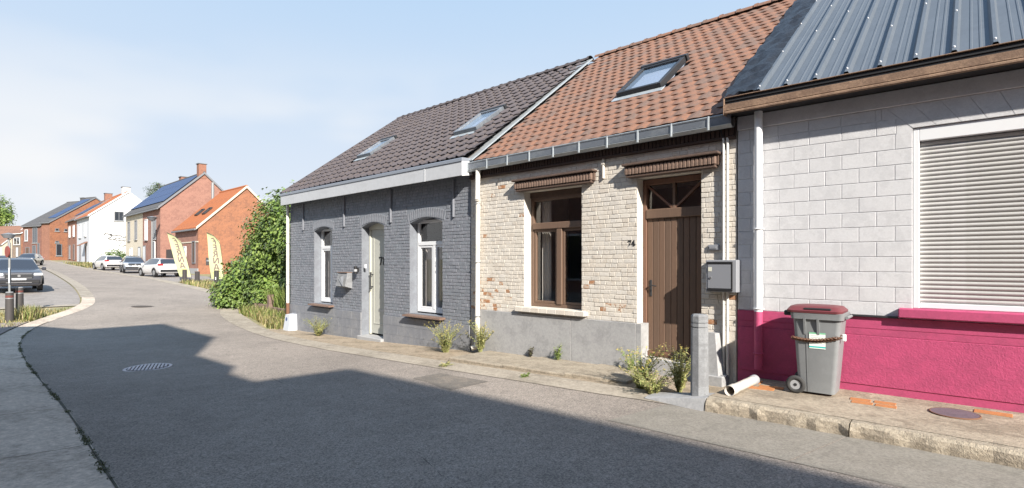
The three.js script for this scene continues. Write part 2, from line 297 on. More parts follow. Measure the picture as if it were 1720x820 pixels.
structure('parking_bay', sheet(-110, -39, -7.6, (x) => zRight(x) - .5, -.012, 1), M.paver, 'paved forecourt with parked cars before the brick houses');
structure('edging_strip', sheet(-29.35, -28.75, (x) => zLeft(x) + .45, 9, .004, 1), M.concreteGutter, 'pale concrete edge between the parking bay and the weedy verge');
{
  const r = rng(401), t = [];                                  // fine cracks: dark open seams wandering through the asphalt
  for (const [x0, z0, a0, L] of [[-15, 3.0, .1, 3], [-9.5, 3.9, .25, 2.2], [-6.5, 4.4, -.3, 1.4], [-4.2, 4.6, .2, 2.0], [-20, 2.6, .05, 5], [-4.6, 3.3, 2.6, 1.6], [-7.6, 2.9, .1, 2.2], [-3.4, 5.4, .4, 1.6], [-24, 2.6, .15, 5], [-30, .4, .1, 5]]) {
    let x = x0, z = z0, a = a0; const n = Math.round(L / .12); let p = null;
    for (let k = 0; k < n; k++) { a += (r() - .5) * .5; a = lerp(a, a0, .15); const w = .0012 + r() * .0035 * Math.sin(Math.PI * k / n), q = [x, z, w]; if (p && r() < .7) t.push(...quad([p[0], H(p[0]) + .0035, p[1] - p[2]], [p[0], H(p[0]) + .0035, p[1] + p[2]], [q[0], H(q[0]) + .0035, q[1] + q[2]], [q[0], H(q[0]) + .0035, q[1] - q[2]])); p = q; x += Math.cos(a) * .12; z += Math.sin(a) * .12; }
  }
  structure('road_cracks', soup(t), mat([.045, .043, .042], {}), 'fine dark cracks in the asphalt');
  structure('road_patch', sheet(-6.9, -5.75, 1.98, (x) => 2.62 + .1 * Math.sin(x * 3), .004, 1), mat(mottled([.15, .135, .118], { other: [.21, .18, .15], amount: .8, fine: .4, metres: .9, salt: 131 }), { bumpMap: bumpFine, bumpScale: .004 }), 'darker repair patch in the asphalt near the footway');
}
// expansion joints and stains on the right-hand lane: a concrete slab lane beside the kerb
{
  const lane = tag(new THREE.Group(), 'pale concrete lane slabs beside the kerb of the pink wall', null, null, 'structure'); lane.name = 'lane_slabs'; scene.add(lane);
  for (const [a, b, sk] of [[-3.05, -2.02, -.16], [-2.02, -1.16, -.2], [-1.16, 2.4, -.2]]) {
    const j = .007, zA = 1.30, zB = 2.6, q = (x, z) => [x + (z - zA) * sk, H(x) + .0035, z];
    part('slab', soup([...quad(q(a + j, zA), q(a + j, zB), q(b - j, zB), q(b - j, zA))]), M.laneSlab ?? (M.laneSlab = mat(mottled([.225, .208, .18], { other: [.185, .17, .145], amount: .6, fine: .34, metres: 1.1, salt: 113 }), { bumpMap: bumpFine, bumpScale: .003 })), lane);
  }
}
// raised pavement with a broken concrete kerb before the pink wall
{
  const pv = tag(new THREE.Group(), 'raised weathered concrete pavement with a worn kerb below the pink wall', null, null, 'structure'); pv.name = 'raised_pavement'; scene.add(pv);
  const r = rng(77), n = 90, x0 = -2.62, x1 = 6, edge = [], t = [];
  for (let i = 0; i <= n; i++) { const x = lerp(x0, x1, i / n), nz = (r() - .5) * .03, ny = (r() - .5) * .02; edge.push([x, 1.46 + .05 * Math.exp(-(x + 2.6) * 1.2) + nz, .125 + ny * .6, (r() - .5) * .05]); }
  for (let i = 0; i < n; i++) {
    const [xa, za, ya, ma] = edge[i], [xb, zb, yb, mb] = edge[i + 1];
    t.push(...quad([xa, .13, -.4], [xa, .13, za - .12], [xb, .13, zb - .12], [xb, .13, -.4]));
  }
  part('paving', soup(t), M.pavement, pv);
  for (let s = 0; s < 6; s++) {                               // kerb stones, cracked apart
    const k = [], i0 = s * 15, i1 = i0 + 15, gap = .006;
    for (let i = i0; i < i1; i++) {
      let [xa, za, ya, ma] = edge[i], [xb, zb, yb, mb] = edge[i + 1]; if (i === i0) xa += gap; if (i === i1 - 1) xb -= gap;
      const A = [[xa, .127, za - .12], [xa, ya - .002, za - .03], [xa, ya - .03, za], [xa, .045 + ma * .4, za + .02 + ma * .4], [xa, -.08, za + .03]], B = [[xb, .127, zb - .12], [xb, yb - .002, zb - .03], [xb, yb - .03, zb], [xb, .045 + mb * .4, zb + .02 + mb * .4], [xb, -.08, zb + .03]];
      for (let q = 0; q < 4; q++) k.push(...quad(A[q], A[q + 1], B[q + 1], B[q]));
      if (i === i0) for (let q = 1; q < 4; q++) k.push([A[0], A[q + 1], A[q]]);
      if (i === i1 - 1) for (let q = 1; q < 4; q++) k.push([B[0], B[q], B[q + 1]]);
    }
    part('kerb_stone', soup(k), M.kerb, pv);
  }
  part('end_face', soup([...quad([x0, .129, -.3], [x0, -.1, -.3], [x0, -.1, 1.5], [x0, .129, 1.42])]), M.kerb, pv);
  // a sloped stone ramp running down to the lower pavement
  part('ramp_stone', soup([...quad([-3.42, -.02, 1.50], [-2.63, -.03, 1.56], [-2.63, .115, 1.50], [-3.42, .0, 1.44]), ...quad([-3.42, .0, 1.44], [-2.63, .115, 1.50], [-2.63, .122, 1.18], [-3.42, .0, 1.18]), ...quad([-2.63, -.08, 1.56], [-2.63, -.08, 1.18], [-2.63, .122, 1.18], [-2.63, .115, 1.50])]), M.blueStone, pv);
  for (const [x, z, w, d, a] of [[-1.28, .42, .2, .1, .1], [-1.05, .40, .2, .1, .05], [-1.24, .56, .2, .1, .1], [-1.02, .55, .19, .1, .08], [-.16, .12, .3, .14, 0], [-2.52, .30, .24, .2, .1], [-2.30, .62, .3, .12, .2], [-2.22, .48, .28, .12, .2]]) {
    const g = box(-w / 2, w / 2, 0, .012, -d / 2, d / 2, .003); g.rotateY(a); g.translate(x, .1265, z); part('floor_tile', g, M.floorTile, pv);
  }
}
// stone threshold slab before the cream house
{
  const st = tag(new THREE.Group(), 'low stone slab footway before the cream brick house', null, null, 'structure'); st.name = 'stone_footway'; scene.add(st);
  const cuts = [-7.72, -6.35, -5.05, -4.02];
  for (let i = 0; i < 3; i++) {
    const a = cuts[i] + .003, b = cuts[i + 1] - .003, ya = H(a) + .075, yb = H(b) + .055, za = 1.10 - i * .03, zb = 1.07 - i * .03 - (i === 2 ? .1 : 0), t = [];
    t.push(...quad([a, ya, -.1], [a, ya, za - .015], [b, yb, zb - .015], [b, yb, -.1]), ...quad([a, ya, za - .015], [a, ya - .015, za], [b, yb - .015, zb], [b, yb, zb - .015]), ...quad([a, ya - .015, za], [a, ya - .25, za], [b, yb - .25, zb], [b, yb - .015, zb]));
    t.push(...quad([a, ya, -.1], [a, ya - .25, -.1], [a, ya - .25, za], [a, ya, za - .015]), ...quad([b, yb, zb - .015], [b, yb - .25, zb], [b, yb - .25, -.1], [b, yb, -.1]));
    part('slab', soup(t), M.kerb, st);
  }
}

// ------------------------------------------------------------------ masonry: courses of bricks between openings
const CAM = new THREE.Vector3(0, 1.7, 7.6);
function splitNearest(list, world, keep, make, rest) {        // the nearest become parts, the others one merged part
  list.forEach((b) => { b.d = CAM.distanceTo(world(b)); }); list.sort((a, b) => a.d - b.d);
  list.slice(0, keep).forEach(make); if (list.length > keep) rest(list.slice(keep));
}
function brickWall(parent, o) {                               // o: x0,x1,y0,y1, holes(x,y)->bool, course, mats, seed
  const r = rng(o.seed), L = [], c = o.course, J = .007;
  let row = 0;
  for (let y = o.y0; y + c * .6 < o.y1; y += c, row++) {
    let x = o.x0 - (row % 2 ? .05 : .155) - r() * .02;
    while (x < o.x1) {
      const w = (row % 3 === 1 && r() < .85) || r() < .45 ? .105 + r() * .02 : .195 + r() * .015, a0 = Math.max(x + J / 2, o.x0), b0 = Math.min(x + w - J / 2, o.x1), ym = y + c / 2;
      // cut to the openings
      let segs = [[a0, b0]];
      for (const h of o.holes) { const iv = h(y, Math.min(y + c, o.y1)); if (iv) segs = segs.flatMap(([a, b]) => [[a, Math.min(b, iv[0])], [Math.max(a, iv[1]), b]].filter(([p, q]) => q - p > .025)); }
      for (const [a, b] of segs) if (b - a > .025) L.push({ a, b, y0: y + J / 2, y1: Math.min(y + c - J / 2, o.y1), m: o.pick(r, (a + b) / 2, ym), dz: (r() - .5) * o.relief, ry: (r() - .5) * .05, rz: (r() - .5) * .025 });
      x += w;
    }
  }
  const unit = {}, shape = (b, v) => { const g = box(-.5, .5, -.5, .5, -.5, .5, 0); return g; };
  const variants = [0, 1, 2, 3].map((v) => {                  // lumpy brick of size 1 x 1, front bulging unevenly
    const q = rng(500 + v), t = [], n = 3, m = 2, P = [];
    for (let j = 0; j <= m + 2; j++) { P.push([]); for (let i = 0; i <= n + 2; i++) {
      const onX = i === 0 || i === n + 2, onY = j === 0 || j === m + 2, u = onX ? (i ? .5 : -.5) : -.475 + .95 * (i - 1) / n, w = onY ? (j ? .5 : -.5) : -.43 + .86 * (j - 1) / m;
      P[j].push([u + (q() - .5) * .02, w + (q() - .5) * .05, onX || onY ? -.45 : .0 + (q() - .5) * .16]); } }
    for (let j = 0; j < m + 2; j++) for (let i = 0; i < n + 2; i++) t.push(...quad(P[j][i], P[j][i + 1], P[j + 1][i + 1], P[j + 1][i]));
    return mergeSmooth2(soup(t));
  });
  const place = (b, i) => { const mtx = new THREE.Matrix4().compose(new THREE.Vector3((b.a + b.b) / 2, (b.y0 + b.y1) / 2, b.dz), new THREE.Quaternion().setFromEuler(new THREE.Euler(b.ry, 0, b.rz)), new THREE.Vector3(b.b - b.a, b.y1 - b.y0, .0125)); return mtx; };
  const uvShift = (g, b) => g;
  parent.updateWorldMatrix(true, false);
  const wm = parent.matrixWorld;
  splitNearest(L, (b) => new THREE.Vector3((b.a + b.b) / 2, (b.y0 + b.y1) / 2, 0).applyMatrix4(wm), 300, (b, i) => {
    const g = variants[i % 4].clone().applyMatrix4(place(b)); part('brick', metreUV(g), b.m, parent);
  }, (rest) => {
    const by = new Map();
    rest.forEach((b, i) => { if (!by.has(b.m)) by.set(b.m, []); by.get(b.m).push(metreUV(variants[i % 4].clone().applyMatrix4(place(b)))); });
    for (const [m, gs] of by) part('brickwork', merge(gs), m, parent).userData.kind = 'stuff';
  });
}
function mergeSmooth(g) {                                      // average normals of shared points
  const p = g.attributes.position, n = new Map(), N = g.attributes.normal, key = (i) => `${p.getX(i).toFixed(4)},${p.getY(i).toFixed(4)},${p.getZ(i).toFixed(4)}`;
  for (let i = 0; i < p.count; i++) { const k = key(i), v = n.get(k) ?? new THREE.Vector3(); v.add(new THREE.Vector3().fromBufferAttribute(N, i)); n.set(k, v); }
  for (let i = 0; i < p.count; i++) { const v = n.get(key(i)).clone().normalize(); N.setXYZ(i, v.x, v.y, v.z); }
  return g;
}

// ------------------------------------------------------------------ roof tiles
function tileGeo(w, len, prof, lip, curveLip = 0, nu = 8, o2 = {}) {   // lies in x (across), z (down the slope), y up; origin at lower edge
  const t = [], th = .016, row = (v, dy) => Array.from({ length: nu + 1 }, (_, i) => { const u = i / nu; return [(u - .5) * w, prof(u) + dy + (1 - v) * lip, -v * len + (v === 0 ? curveLip * Math.sin(Math.PI * u) : 0)]; });
  const rows = [row(0, 0), row(.12, 0), row(1.12, 0)], under = row(0, 0).map(([x, y, z]) => [x, Math.min(y - th - .006, o2.flat ?? 9), z - .004]);
  rows[0] = rows[0].map(([x, y, z]) => [x, y - .006, z]);
  for (let k = 0; k < 2; k++) for (let i = 0; i < nu; i++) t.push(...quad(rows[k][i], rows[k][i + 1], rows[k + 1][i + 1], rows[k + 1][i]));
  for (let i = 0; i < nu; i++) t.push(...quad(under[i], under[i + 1], rows[0][i + 1], rows[0][i]));
  return mergeSmooth2(soup(t));
}
function mergeSmooth2(g) {                                     // smooth only where faces nearly agree
  const p = g.attributes.position, N = g.attributes.normal, n = new Map(), key = (i) => `${p.getX(i).toFixed(4)},${p.getY(i).toFixed(4)},${p.getZ(i).toFixed(4)}`, old = [];
  for (let i = 0; i < p.count; i++) { const v = new THREE.Vector3().fromBufferAttribute(N, i); old.push(v); const k = key(i); if (!n.has(k)) n.set(k, []); n.get(k).push(v); }
  for (let i = 0; i < p.count; i++) { const v = new THREE.Vector3(); for (const w of n.get(key(i))) if (w.dot(old[i]) > .6) v.add(w); v.normalize(); N.setXYZ(i, v.x, v.y, v.z); }
  return g;
}
function tiledRoof(roof, o) {                                  // o: x0,x1,zE,yE,zR,yR, w, len, geo, mats, seed, holes
  const r = rng(o.seed), S = Math.hypot(o.zE - o.zR, o.yR - o.yE), ang = Math.atan2(o.yR - o.yE, o.zE - o.zR), rows = Math.round(S / o.len), cols = Math.round((o.x1 - o.x0) / o.w), L = [], w = (o.x1 - o.x0) / cols, len = S / rows;
  const geo = o.geo(w, len);
  for (let j = 0; j < rows; j++) for (let i = 0; i < cols; i++) {
    const half = o.stagger && j % 2; if (half && i === cols - 1) continue;
    const x = o.x0 + (i + (half ? 1 : .5)) * w, s = j * len;
    if (o.holes?.some(([a, b, c, d]) => x > a && x < b && s + len * .6 > c && s + len * .4 < d)) continue;
    L.push({ x, y: o.yE + s * Math.sin(ang) + .012 * Math.sin(x * 1.3 + s * .7) - .006, z: o.zE - s * Math.cos(ang), m: o.pick(r, x, s / S), t: (r() - .5) * .02, u: (r() - .5) * .03 });
  }
  const mtx = (b) => new THREE.Matrix4().compose(new THREE.Vector3(b.x, b.y + .012, b.z), new THREE.Quaternion().setFromEuler(new THREE.Euler(ang + b.t, b.u * .5, b.u)), new THREE.Vector3(1, 1, 1));
  roof.updateWorldMatrix(true, false);
  const wm = roof.matrixWorld;
  splitNearest(L, (b) => new THREE.Vector3(b.x, b.y, b.z).applyMatrix4(wm), 300, (b) => { const m = part('roof_tile', geo, b.m, roof); mtx(b).decompose(m.position, m.quaternion, m.scale); }, (rest) => {
    const by = new Map();
    rest.forEach((b) => { if (!by.has(b.m)) by.set(b.m, []); by.get(b.m).push(metreUV(geo.clone().applyMatrix4(mtx(b)))); });
    for (const [m, gs] of by) part('roof_tiles', merge(gs), m, roof).userData.kind = 'stuff';
  });
  // ridge tiles
  const n = Math.round((o.x1 - o.x0) / .36), rw = (o.x1 - o.x0) / n;
  const half = []; for (let k = 0; k <= 6; k++) { const a = Math.PI * k / 6; half.push([Math.cos(a) * .12, Math.sin(a) * .1]); }
  const rt = []; const ring = (x, s) => half.map(([z, y]) => [x, y * s, z * s]);
  const A = ring(-rw / 2, 1.0), B = ring(rw / 2 - .05, .93), C = ring(rw / 2 - .05, 1.12), D = ring(rw / 2 + .02, 1.12);
  for (const [p, q] of [[A, B], [B, C], [C, D]]) for (let k = 0; k < 6; k++) rt.push(...quad(p[k], p[k + 1], q[k + 1], q[k]));
  const rg = mergeSmooth2(soup(rt));
  for (let i = 0; i < n; i++) { const m = part('ridge_tile', rg, o.mats[Math.floor(r() * o.mats.length)], roof); m.position.set(o.x0 + (i + .5) * rw, o.yR - .01, o.zR); m.rotation.set((r() - .5) * .05, 0, (r() - .5) * .03); }
  return { ang, S };
}
function skylight(roof, o, x, s, w, h, frameMat) {             // o as in tiledRoof; s measured up the slope
  const ang = Math.atan2(o.yR - o.yE, o.zE - o.zR), g = new THREE.Group(); g.name = 'skylight';
  g.position.set(x, o.yE + s * Math.sin(ang), o.zE - s * Math.cos(ang)); g.rotation.x = ang; roof.add(g);
  const rot = new THREE.Matrix4().makeRotationX(-Math.PI / 2);
  const fr = frame(-w / 2, w / 2, 0, h, .07, .01, .13, .006); fr.applyMatrix4(rot); part('frame', fr, frameMat, g);
  const ap = box(-w / 2 - .06, w / 2 + .06, -.16, -.01, .012, .045, .005); ap.applyMatrix4(rot); part('flashing', ap, M.zinc, g);
  const tp = box(-w / 2 - .04, w / 2 + .04, h, h + .09, .01, .15, .01); tp.applyMatrix4(rot); part('hood', tp, M.darkMetal, g);
  const pn = box(-w / 2 + .07, w / 2 - .07, .07, h - .07, .10, .106); pn.applyMatrix4(rot); part('pane', pn, M.glass, g);
  const bk = box(-w / 2 + .02, w / 2 - .02, .02, h - .02, -.02, .005); bk.applyMatrix4(rot); part('blind', bk, M.skyBlind ?? (M.skyBlind = mat([.22, .26, .34], {})), g);
  return g;
}

// ------------------------------------------------------------------ the cream brick house
const font = await new FontLoader().loadAsync('fonts/droid/droid_serif_bold.typeface.json');
const fontSans = await new FontLoader().loadAsync('fonts/droid/droid_sans_bold.typeface.json');
function letters(text, size, x, y, z, f = font) { const g = new TextGeometry(text, { font: f, size, depth: .008, curveSegments: 4, bevelEnabled: false }); g.translate(x, y, z); return metreUV(g); }
{
  const h = thing('cream_brick_house', 'cream painted brick cottage with brown door and orange tiled roof', 'house');
  const X0 = -8.3, X1 = -2.83, wallH = 3.62, win = [-6.81, -5.47, .86, 3.04], dr = [-4.39, -3.335, .2, 3.04];
  const wall = part('wall', extrudeZ([[X0, -.5], [X1, -.5], [X1, wallH + .1], [X0, wallH + .1]], -.33, -.0065, [[[win[0], win[2]], [win[0], win[3]], [win[1], win[3]], [win[1], win[2]]], [[dr[0], dr[2]], [dr[0], dr[3]], [dr[1], dr[3]], [dr[1], dr[2]]]]), M.cream, h);
  part('back_wall', box(X0, X1, -.5, 3.7, -9.0, -8.75), M.cream, h); part('party_wall', extrudeX([[-8.75, -.5], [-.33, -.5], [-.33, 3.75], [-4.3, 6.85], [-8.75, 3.7]], X0, X0 + .2), M.cream, h);
  part('party_wall', extrudeX([[-8.75, -.5], [-.33, -.5], [-.33, 3.75], [-4.3, 6.85], [-8.75, 3.7]], X1 - .2, X1), M.cream, h); part('floor', box(X0 + .2, X1 - .2, .1, .18, -8.75, -.33), M.roomDark, h); part('ceiling', box(X0 + .2, X1 - .2, 3.3, 3.4, -8.75, -.33), M.cream, h); part('room_wall', box(X0 + .2, X1 - .2, .18, 3.3, -3.2, -3.1), M.roomDark, h);
  brickWall(wall, { x0: X0, x1: X1, y0: .73, y1: wallH - .19, course: .0735, relief: .006, seed: 4, holes: [(a, b) => (b > .83 && a < win[3] ? [win[0], win[1]] : null), (a, b) => (a < dr[3] ? [dr[0], dr[1]] : null), (a, b) => (a < .83 ? [-7.0, -5.36] : null)],
    pick: (r, x, y) => { const q = r(), low = sstep(1.7, .8, y) * (sstep(-7.0, -7.9, x) * .42 + .05) + sstep(1.2, .8, y) * .05; return q < .0015 + low * .09 ? M.bareBrick : q < .005 + low ? M.chipped : q < .4 ? M.creamB : q < .65 ? M.creamC : M.cream; } });
  part('plinth_slab', box(-8.24, -5.683, -.4, .73, -.01, .035, .004), M.blueStone, h); part('plinth_slab', box(-5.675, -4.40, -.4, .728, -.01, .035, .004), M.blueStone, h); part('plinth_slab', box(-4.395, -4.30, -.1, .727, -.30, .03, .004), M.blueStone, h);
  part('door_step', box(-4.29, -3.30, -.3, .20, -.32, .05, .01), M.blueStone, h);
  part('low_brickwork', box(-3.335, X1, -.2, .73, -.02, -.002), M.creamB, h);
  // reveals painted smooth, sill of headers
  const sill = part('window_sill', box(-6.98, -5.34, .775, .852, -.25, .09, .006), M.creamC, h);
  for (let k = 0; k < 8; k++) part('sill_brick', box(-6.97 + k * .2025, -6.97 + k * .2025 + .197, .77, .858, .04, .096, .006), [M.cream, M.creamC, M.creamB][k % 3], sill);
  // window
  const w = new THREE.Group(); w.name = 'window'; h.add(w);
  const [a, b, c, d] = win;
  part('frame', frame(a + .005, b - .005, c + .005, 2.93, .06, -.29, -.20), M.frameWood, w); part('roller_box', box(a + .005, b - .005, 2.93, 3.035, -.30, -.17, .005), M.lintelDark, w);
  part('transom', box(a + .065, b - .065, 2.33, 2.45, -.29, -.17, .008), M.frameWood, w);
  part('mullion', box(-6.17, -6.05, c + .065, 2.33, -.29, -.18, .008), M.frameWood, w);
  part('casement', frame(a + .066, -6.171, c + .066, 2.329, .05, -.275, -.215), M.frameWood, w); part('casement', frame(-6.049, b - .066, c + .066, 2.329, .05, -.275, -.215), M.frameWood, w);
  part('pane', box(a + .116, -6.221, c + .116, 2.279, -.25, -.244), M.glass, w); part('pane', box(-5.999, b - .116, c + .116, 2.279, -.25, -.244), M.glass, w); part('pane', box(a + .066, b - .066, 2.451, 2.869, -.25, -.244), M.glass, w);
  const cur = []; for (let k = 0; k < 26; k++) { const x = -6.70 + k * .0075, z = -.42 + .025 * Math.sin(k * .9); const x2 = x + .0075, z2 = -.42 + .025 * Math.sin((k + 1) * .9); cur.push(...quad([x, .9, z], [x2, .9, z2], [x2, 2.9, z2], [x, 2.9, z])); }
  part('curtain', soup(cur), M.curtain, w);
  // door
  const D = new THREE.Group(); D.name = 'door'; h.add(D);
  part('door_frame', merge([box(dr[0] + .004, dr[0] + .065, dr[2], 3.03, -.29, -.18, .006), box(dr[1] - .065, dr[1] - .004, dr[2], 3.03, -.29, -.18, .006), box(dr[0] + .065, dr[1] - .065, 2.94, 3.03, -.29, -.18, .006)]), M.redWood, D);
  part('rail', box(dr[0] + .066, dr[1] - .066, 2.40, 2.55, -.29, -.165, .01), M.frameWood, D); part('bottom_rail', box(dr[0] + .066, dr[1] - .066, dr[2] + .004, dr[2] + .085, -.27, -.17, .01), M.redWood, D);
  const n = 9, pw = (dr[1] - dr[0] - .132) / n;
  for (let k = 0; k < n; k++) part('plank', box(dr[0] + .066 + k * pw + .003, dr[0] + .066 + (k + 1) * pw - .003, dr[2] + .086, 2.399, -.26, -.205 + (k % 3) * .001, .005), k % 2 ? M.doorWood : M.doorWoodB, D);
  part('backing', box(dr[0] + .066, dr[1] - .066, dr[2] + .086, 2.399, -.272, -.262), M.black, D);
  part('glazing_bar', box(-3.885, -3.84, 2.551, 2.939, -.275, -.2, .004), M.frameWood, D);
  for (const s of [-1, 1]) part('glazing_bar', (() => { const g = box(-.29, .29, -.018, .018, -.035, .035, .004); g.rotateZ(-s * -.72); g.translate(-3.8625 + s * .24, 2.745, -.238); return g; })(), M.redWood, D);
  part('pane', box(dr[0] + .066, dr[1] - .066, 2.551, 2.939, -.245, -.239), M.glass, D);
  const hd = part('handle', merge([box(-4.275, -4.235, 1.16, 1.42, -.205, -.192, .004), bar([-4.255, 1.33, -.195], [-4.255, 1.33, -.14], .011), tube([[-4.255, 1.33, -.145], [-4.2, 1.335, -.14], [-4.13, 1.325, -.14]], .010, 8, 10)]), M.darkMetal, D);
  // brick cornices over the openings
  for (const [x0, x1] of [[-6.98, -5.18], [-4.56, -3.06]]) {
    const cn = new THREE.Group(); cn.name = 'cornice'; h.add(cn);
    part('ledge', box(x0 - .03, x1 + .03, 3.235, 3.27, -.01, .15, .006), M.lintelDark, cn); part('ledge', box(x0 + .03, x1 - .03, 3.05, 3.09, -.01, .10, .006), M.lintelDark, cn); part('core', box(x0, x1, 3.09, 3.235, -.01, .06), M.lintelDark, cn);
    for (let x = x0 + .01, k = 0; x + .055 < x1; x += .0615, k++) part('dentil', box(x, x + .052, 3.095, 3.215, .06, .118, .008), M.lintelBrick, cn);
  }
  // frieze of upright bricks below the gutter
  part('frieze_core', box(X0, X1, 3.43, 3.70, -.01, .01), M.friezeBrick, h);
  const fz = []; for (let x = X0 + .02; x + .06 < X1; x += .0655) fz.push(box(x, x + .055, 3.475, 3.64, .01, .055, .005)); part('frieze_bricks', merge(fz), M.friezeBrick, h).userData.kind = 'stuff';
  part('frieze_ledge', box(X0, X1, 3.432, 3.472, .01, .06, .005), M.friezeBrick, h); part('eaves_board', box(X0, X1, 3.64, 3.72, .01, .07, .005), M.lintelDark, h);
  // gutter
  const gp = [[.055, 3.735], [.055, 3.62], [.09, 3.585], [.15, 3.585], [.185, 3.62], [.19, 3.735], [.205, 3.742], [.205, 3.725], [.198, 3.72], [.196, 3.62], [.155, 3.573], [.085, 3.573], [.045, 3.615], [.045, 3.735]];
  const gut = part('gutter', extrudeX(gp, X0 - .06, X1 + .0), M.zincDark, h);
  part('gutter_rim', bar([X0 - .06, 3.742, .2], [X1, 3.742, .2], .011, 6), M.zinc, gut);
  part('gutter_lip', extrudeX([[.15, 3.568], [.2, 3.612], [.204, 3.607], [.155, 3.562]], X0 - .06, X1), M.zinc, gut);
  for (let x = X0 + .1; x < X1; x += .56) part('bracket', box(x, x + .03, 3.56, 3.755, .195, .212, .003), M.zinc, gut);
  // roof
  const roof = new THREE.Group(); roof.name = 'roof'; h.add(roof);
  const O = { x0: X0 + .24, x1: X1 - .02, zE: .13, yE: 3.76, zR: -4.28, yR: 7.10, w: .22, len: .24, seed: 8, stagger: true, mats: M.orangeTiles, holes: [[-5.58, -4.55, 1.62, 3.12]],
    geo: (tw, tl) => tileGeo(tw * 1.04, tl, (u) => .016 * Math.pow(Math.sin(Math.PI * clamp(u * 1.1 - .05)), 1.2) + .003, .016, .016, 8, { flat: -.008 }), pick: (r, x, s) => { const q = r(); return M.orangeTiles[q < .28 ? 0 : q < .52 ? 1 : q < .76 - s * .1 ? 2 : q < .9 ? 3 : 4]; } };
  part('roof_deck', extrudeX([[.10, 3.70], [-4.28, 7.02], [-8.95, 3.6], [-8.95, 3.5], [-4.28, 6.88], [.10, 3.58]], X0 + .003, X1 - .003), M.roomDark, roof);
  const { ang } = tiledRoof(roof, O);
  skylight(roof, O, -5.07, 1.74, .92, 1.24, M.darkMetal);
  // zinc valley strip on the party line
  const stp = box(-.15, .17, 0, .03, -5.48, .02, .006); for (let k = 0; k < 6; k++) { const g = box(-.15, .17, .012, .036 + (k % 2) * .004, -.92, 0, .005); g.rotateX(ang); g.translate(X0 + .02, O.yE + .02 + k * .9 * Math.sin(ang), O.zE - k * .9 * Math.cos(ang)); part('flashing', g, M.zinc, roof); }
  // downpipe and cable ties
  const dp = part('downpipe', merge([bar([-7.95, 3.60, .13], [-7.97, 2.98, .13], .052, 12), bar([-8.0, 2.99, .085], [-8.02, 0.02, .085], .05, 12), bar([-7.97, 3.0, .13], [-8.0, 2.96, .085], .058, 12)]), M.whiteDirty, h);
  part('pipe_shoe', tube([[-8.02, .1, .085], [-8.03, -.02, .1], [-8.1, -.06, .17]], .055, 10, 10), M.whiteDirty, dp); for (const y of [2.9, 1.7, .6]) part('clip', new THREE.TorusGeometry(.055, .012, 6, 14).rotateX(Math.PI / 2).translate(-8.01, y, .085), M.galv, dp);
  for (const [x, z, rr, y0] of [[-2.99, .05, .016, .12], [-2.935, .045, .02, .12]]) part('conduit', bar([x, y0, z], [x, 3.45, z], rr, 8), M.whiteDirty, h);
  part('cable', tube([[-2.99, 3.45, .05], [-3.02, 3.55, .06], [-2.96, 3.66, .1], [-2.9, 3.6, .12]], .008, 6, 14), M.black, h); part('cable', tube([[-2.93, 3.2, .03], [-2.98, 3.4, .05], [-3.04, 3.58, .07]], .007, 6, 14), M.black, h);
  part('wall_anchor', merge([box(-5.03, -4.995, 3.10, 3.44, 0, .04, .008), box(-5.045, -4.98, 3.33, 3.37, 0, .045, .006)]), M.cream, h);
  part('house_number', letters('74', .085, -4.55, 1.97, .004), M.black, h, 'black house number 74');
  part('doorbell', merge([box(-3.225, -3.055, 1.875, 1.955, 0, .03, .008), box(-3.205, -3.10, 1.895, 1.935, .03, .038, .003)]), M.boxGrey, h);
  const foot = []; { const q = (x, y, z) => [x, y, z]; const B = [[-3.30, .05, .0], [-3.30, .05, .20], [-2.99, .05, .22], [-2.95, .05, .0]], T = [[-3.28, .70, .0], [-3.27, .70, .12], [-3.08, .70, .13], [-3.04, .70, .0]]; for (let i = 0; i < 4; i++) { const j = (i + 1) % 4; foot.push(...quad(B[i], B[j], T[j], T[i])); } foot.push(...quad(...T)); }
  part('corner_stone', soup(foot), M.blueStone, h); part('corner_stone_base', box(-3.33, -2.93, -.1, .12, 0, .24, .01), M.blueStone, h);
}

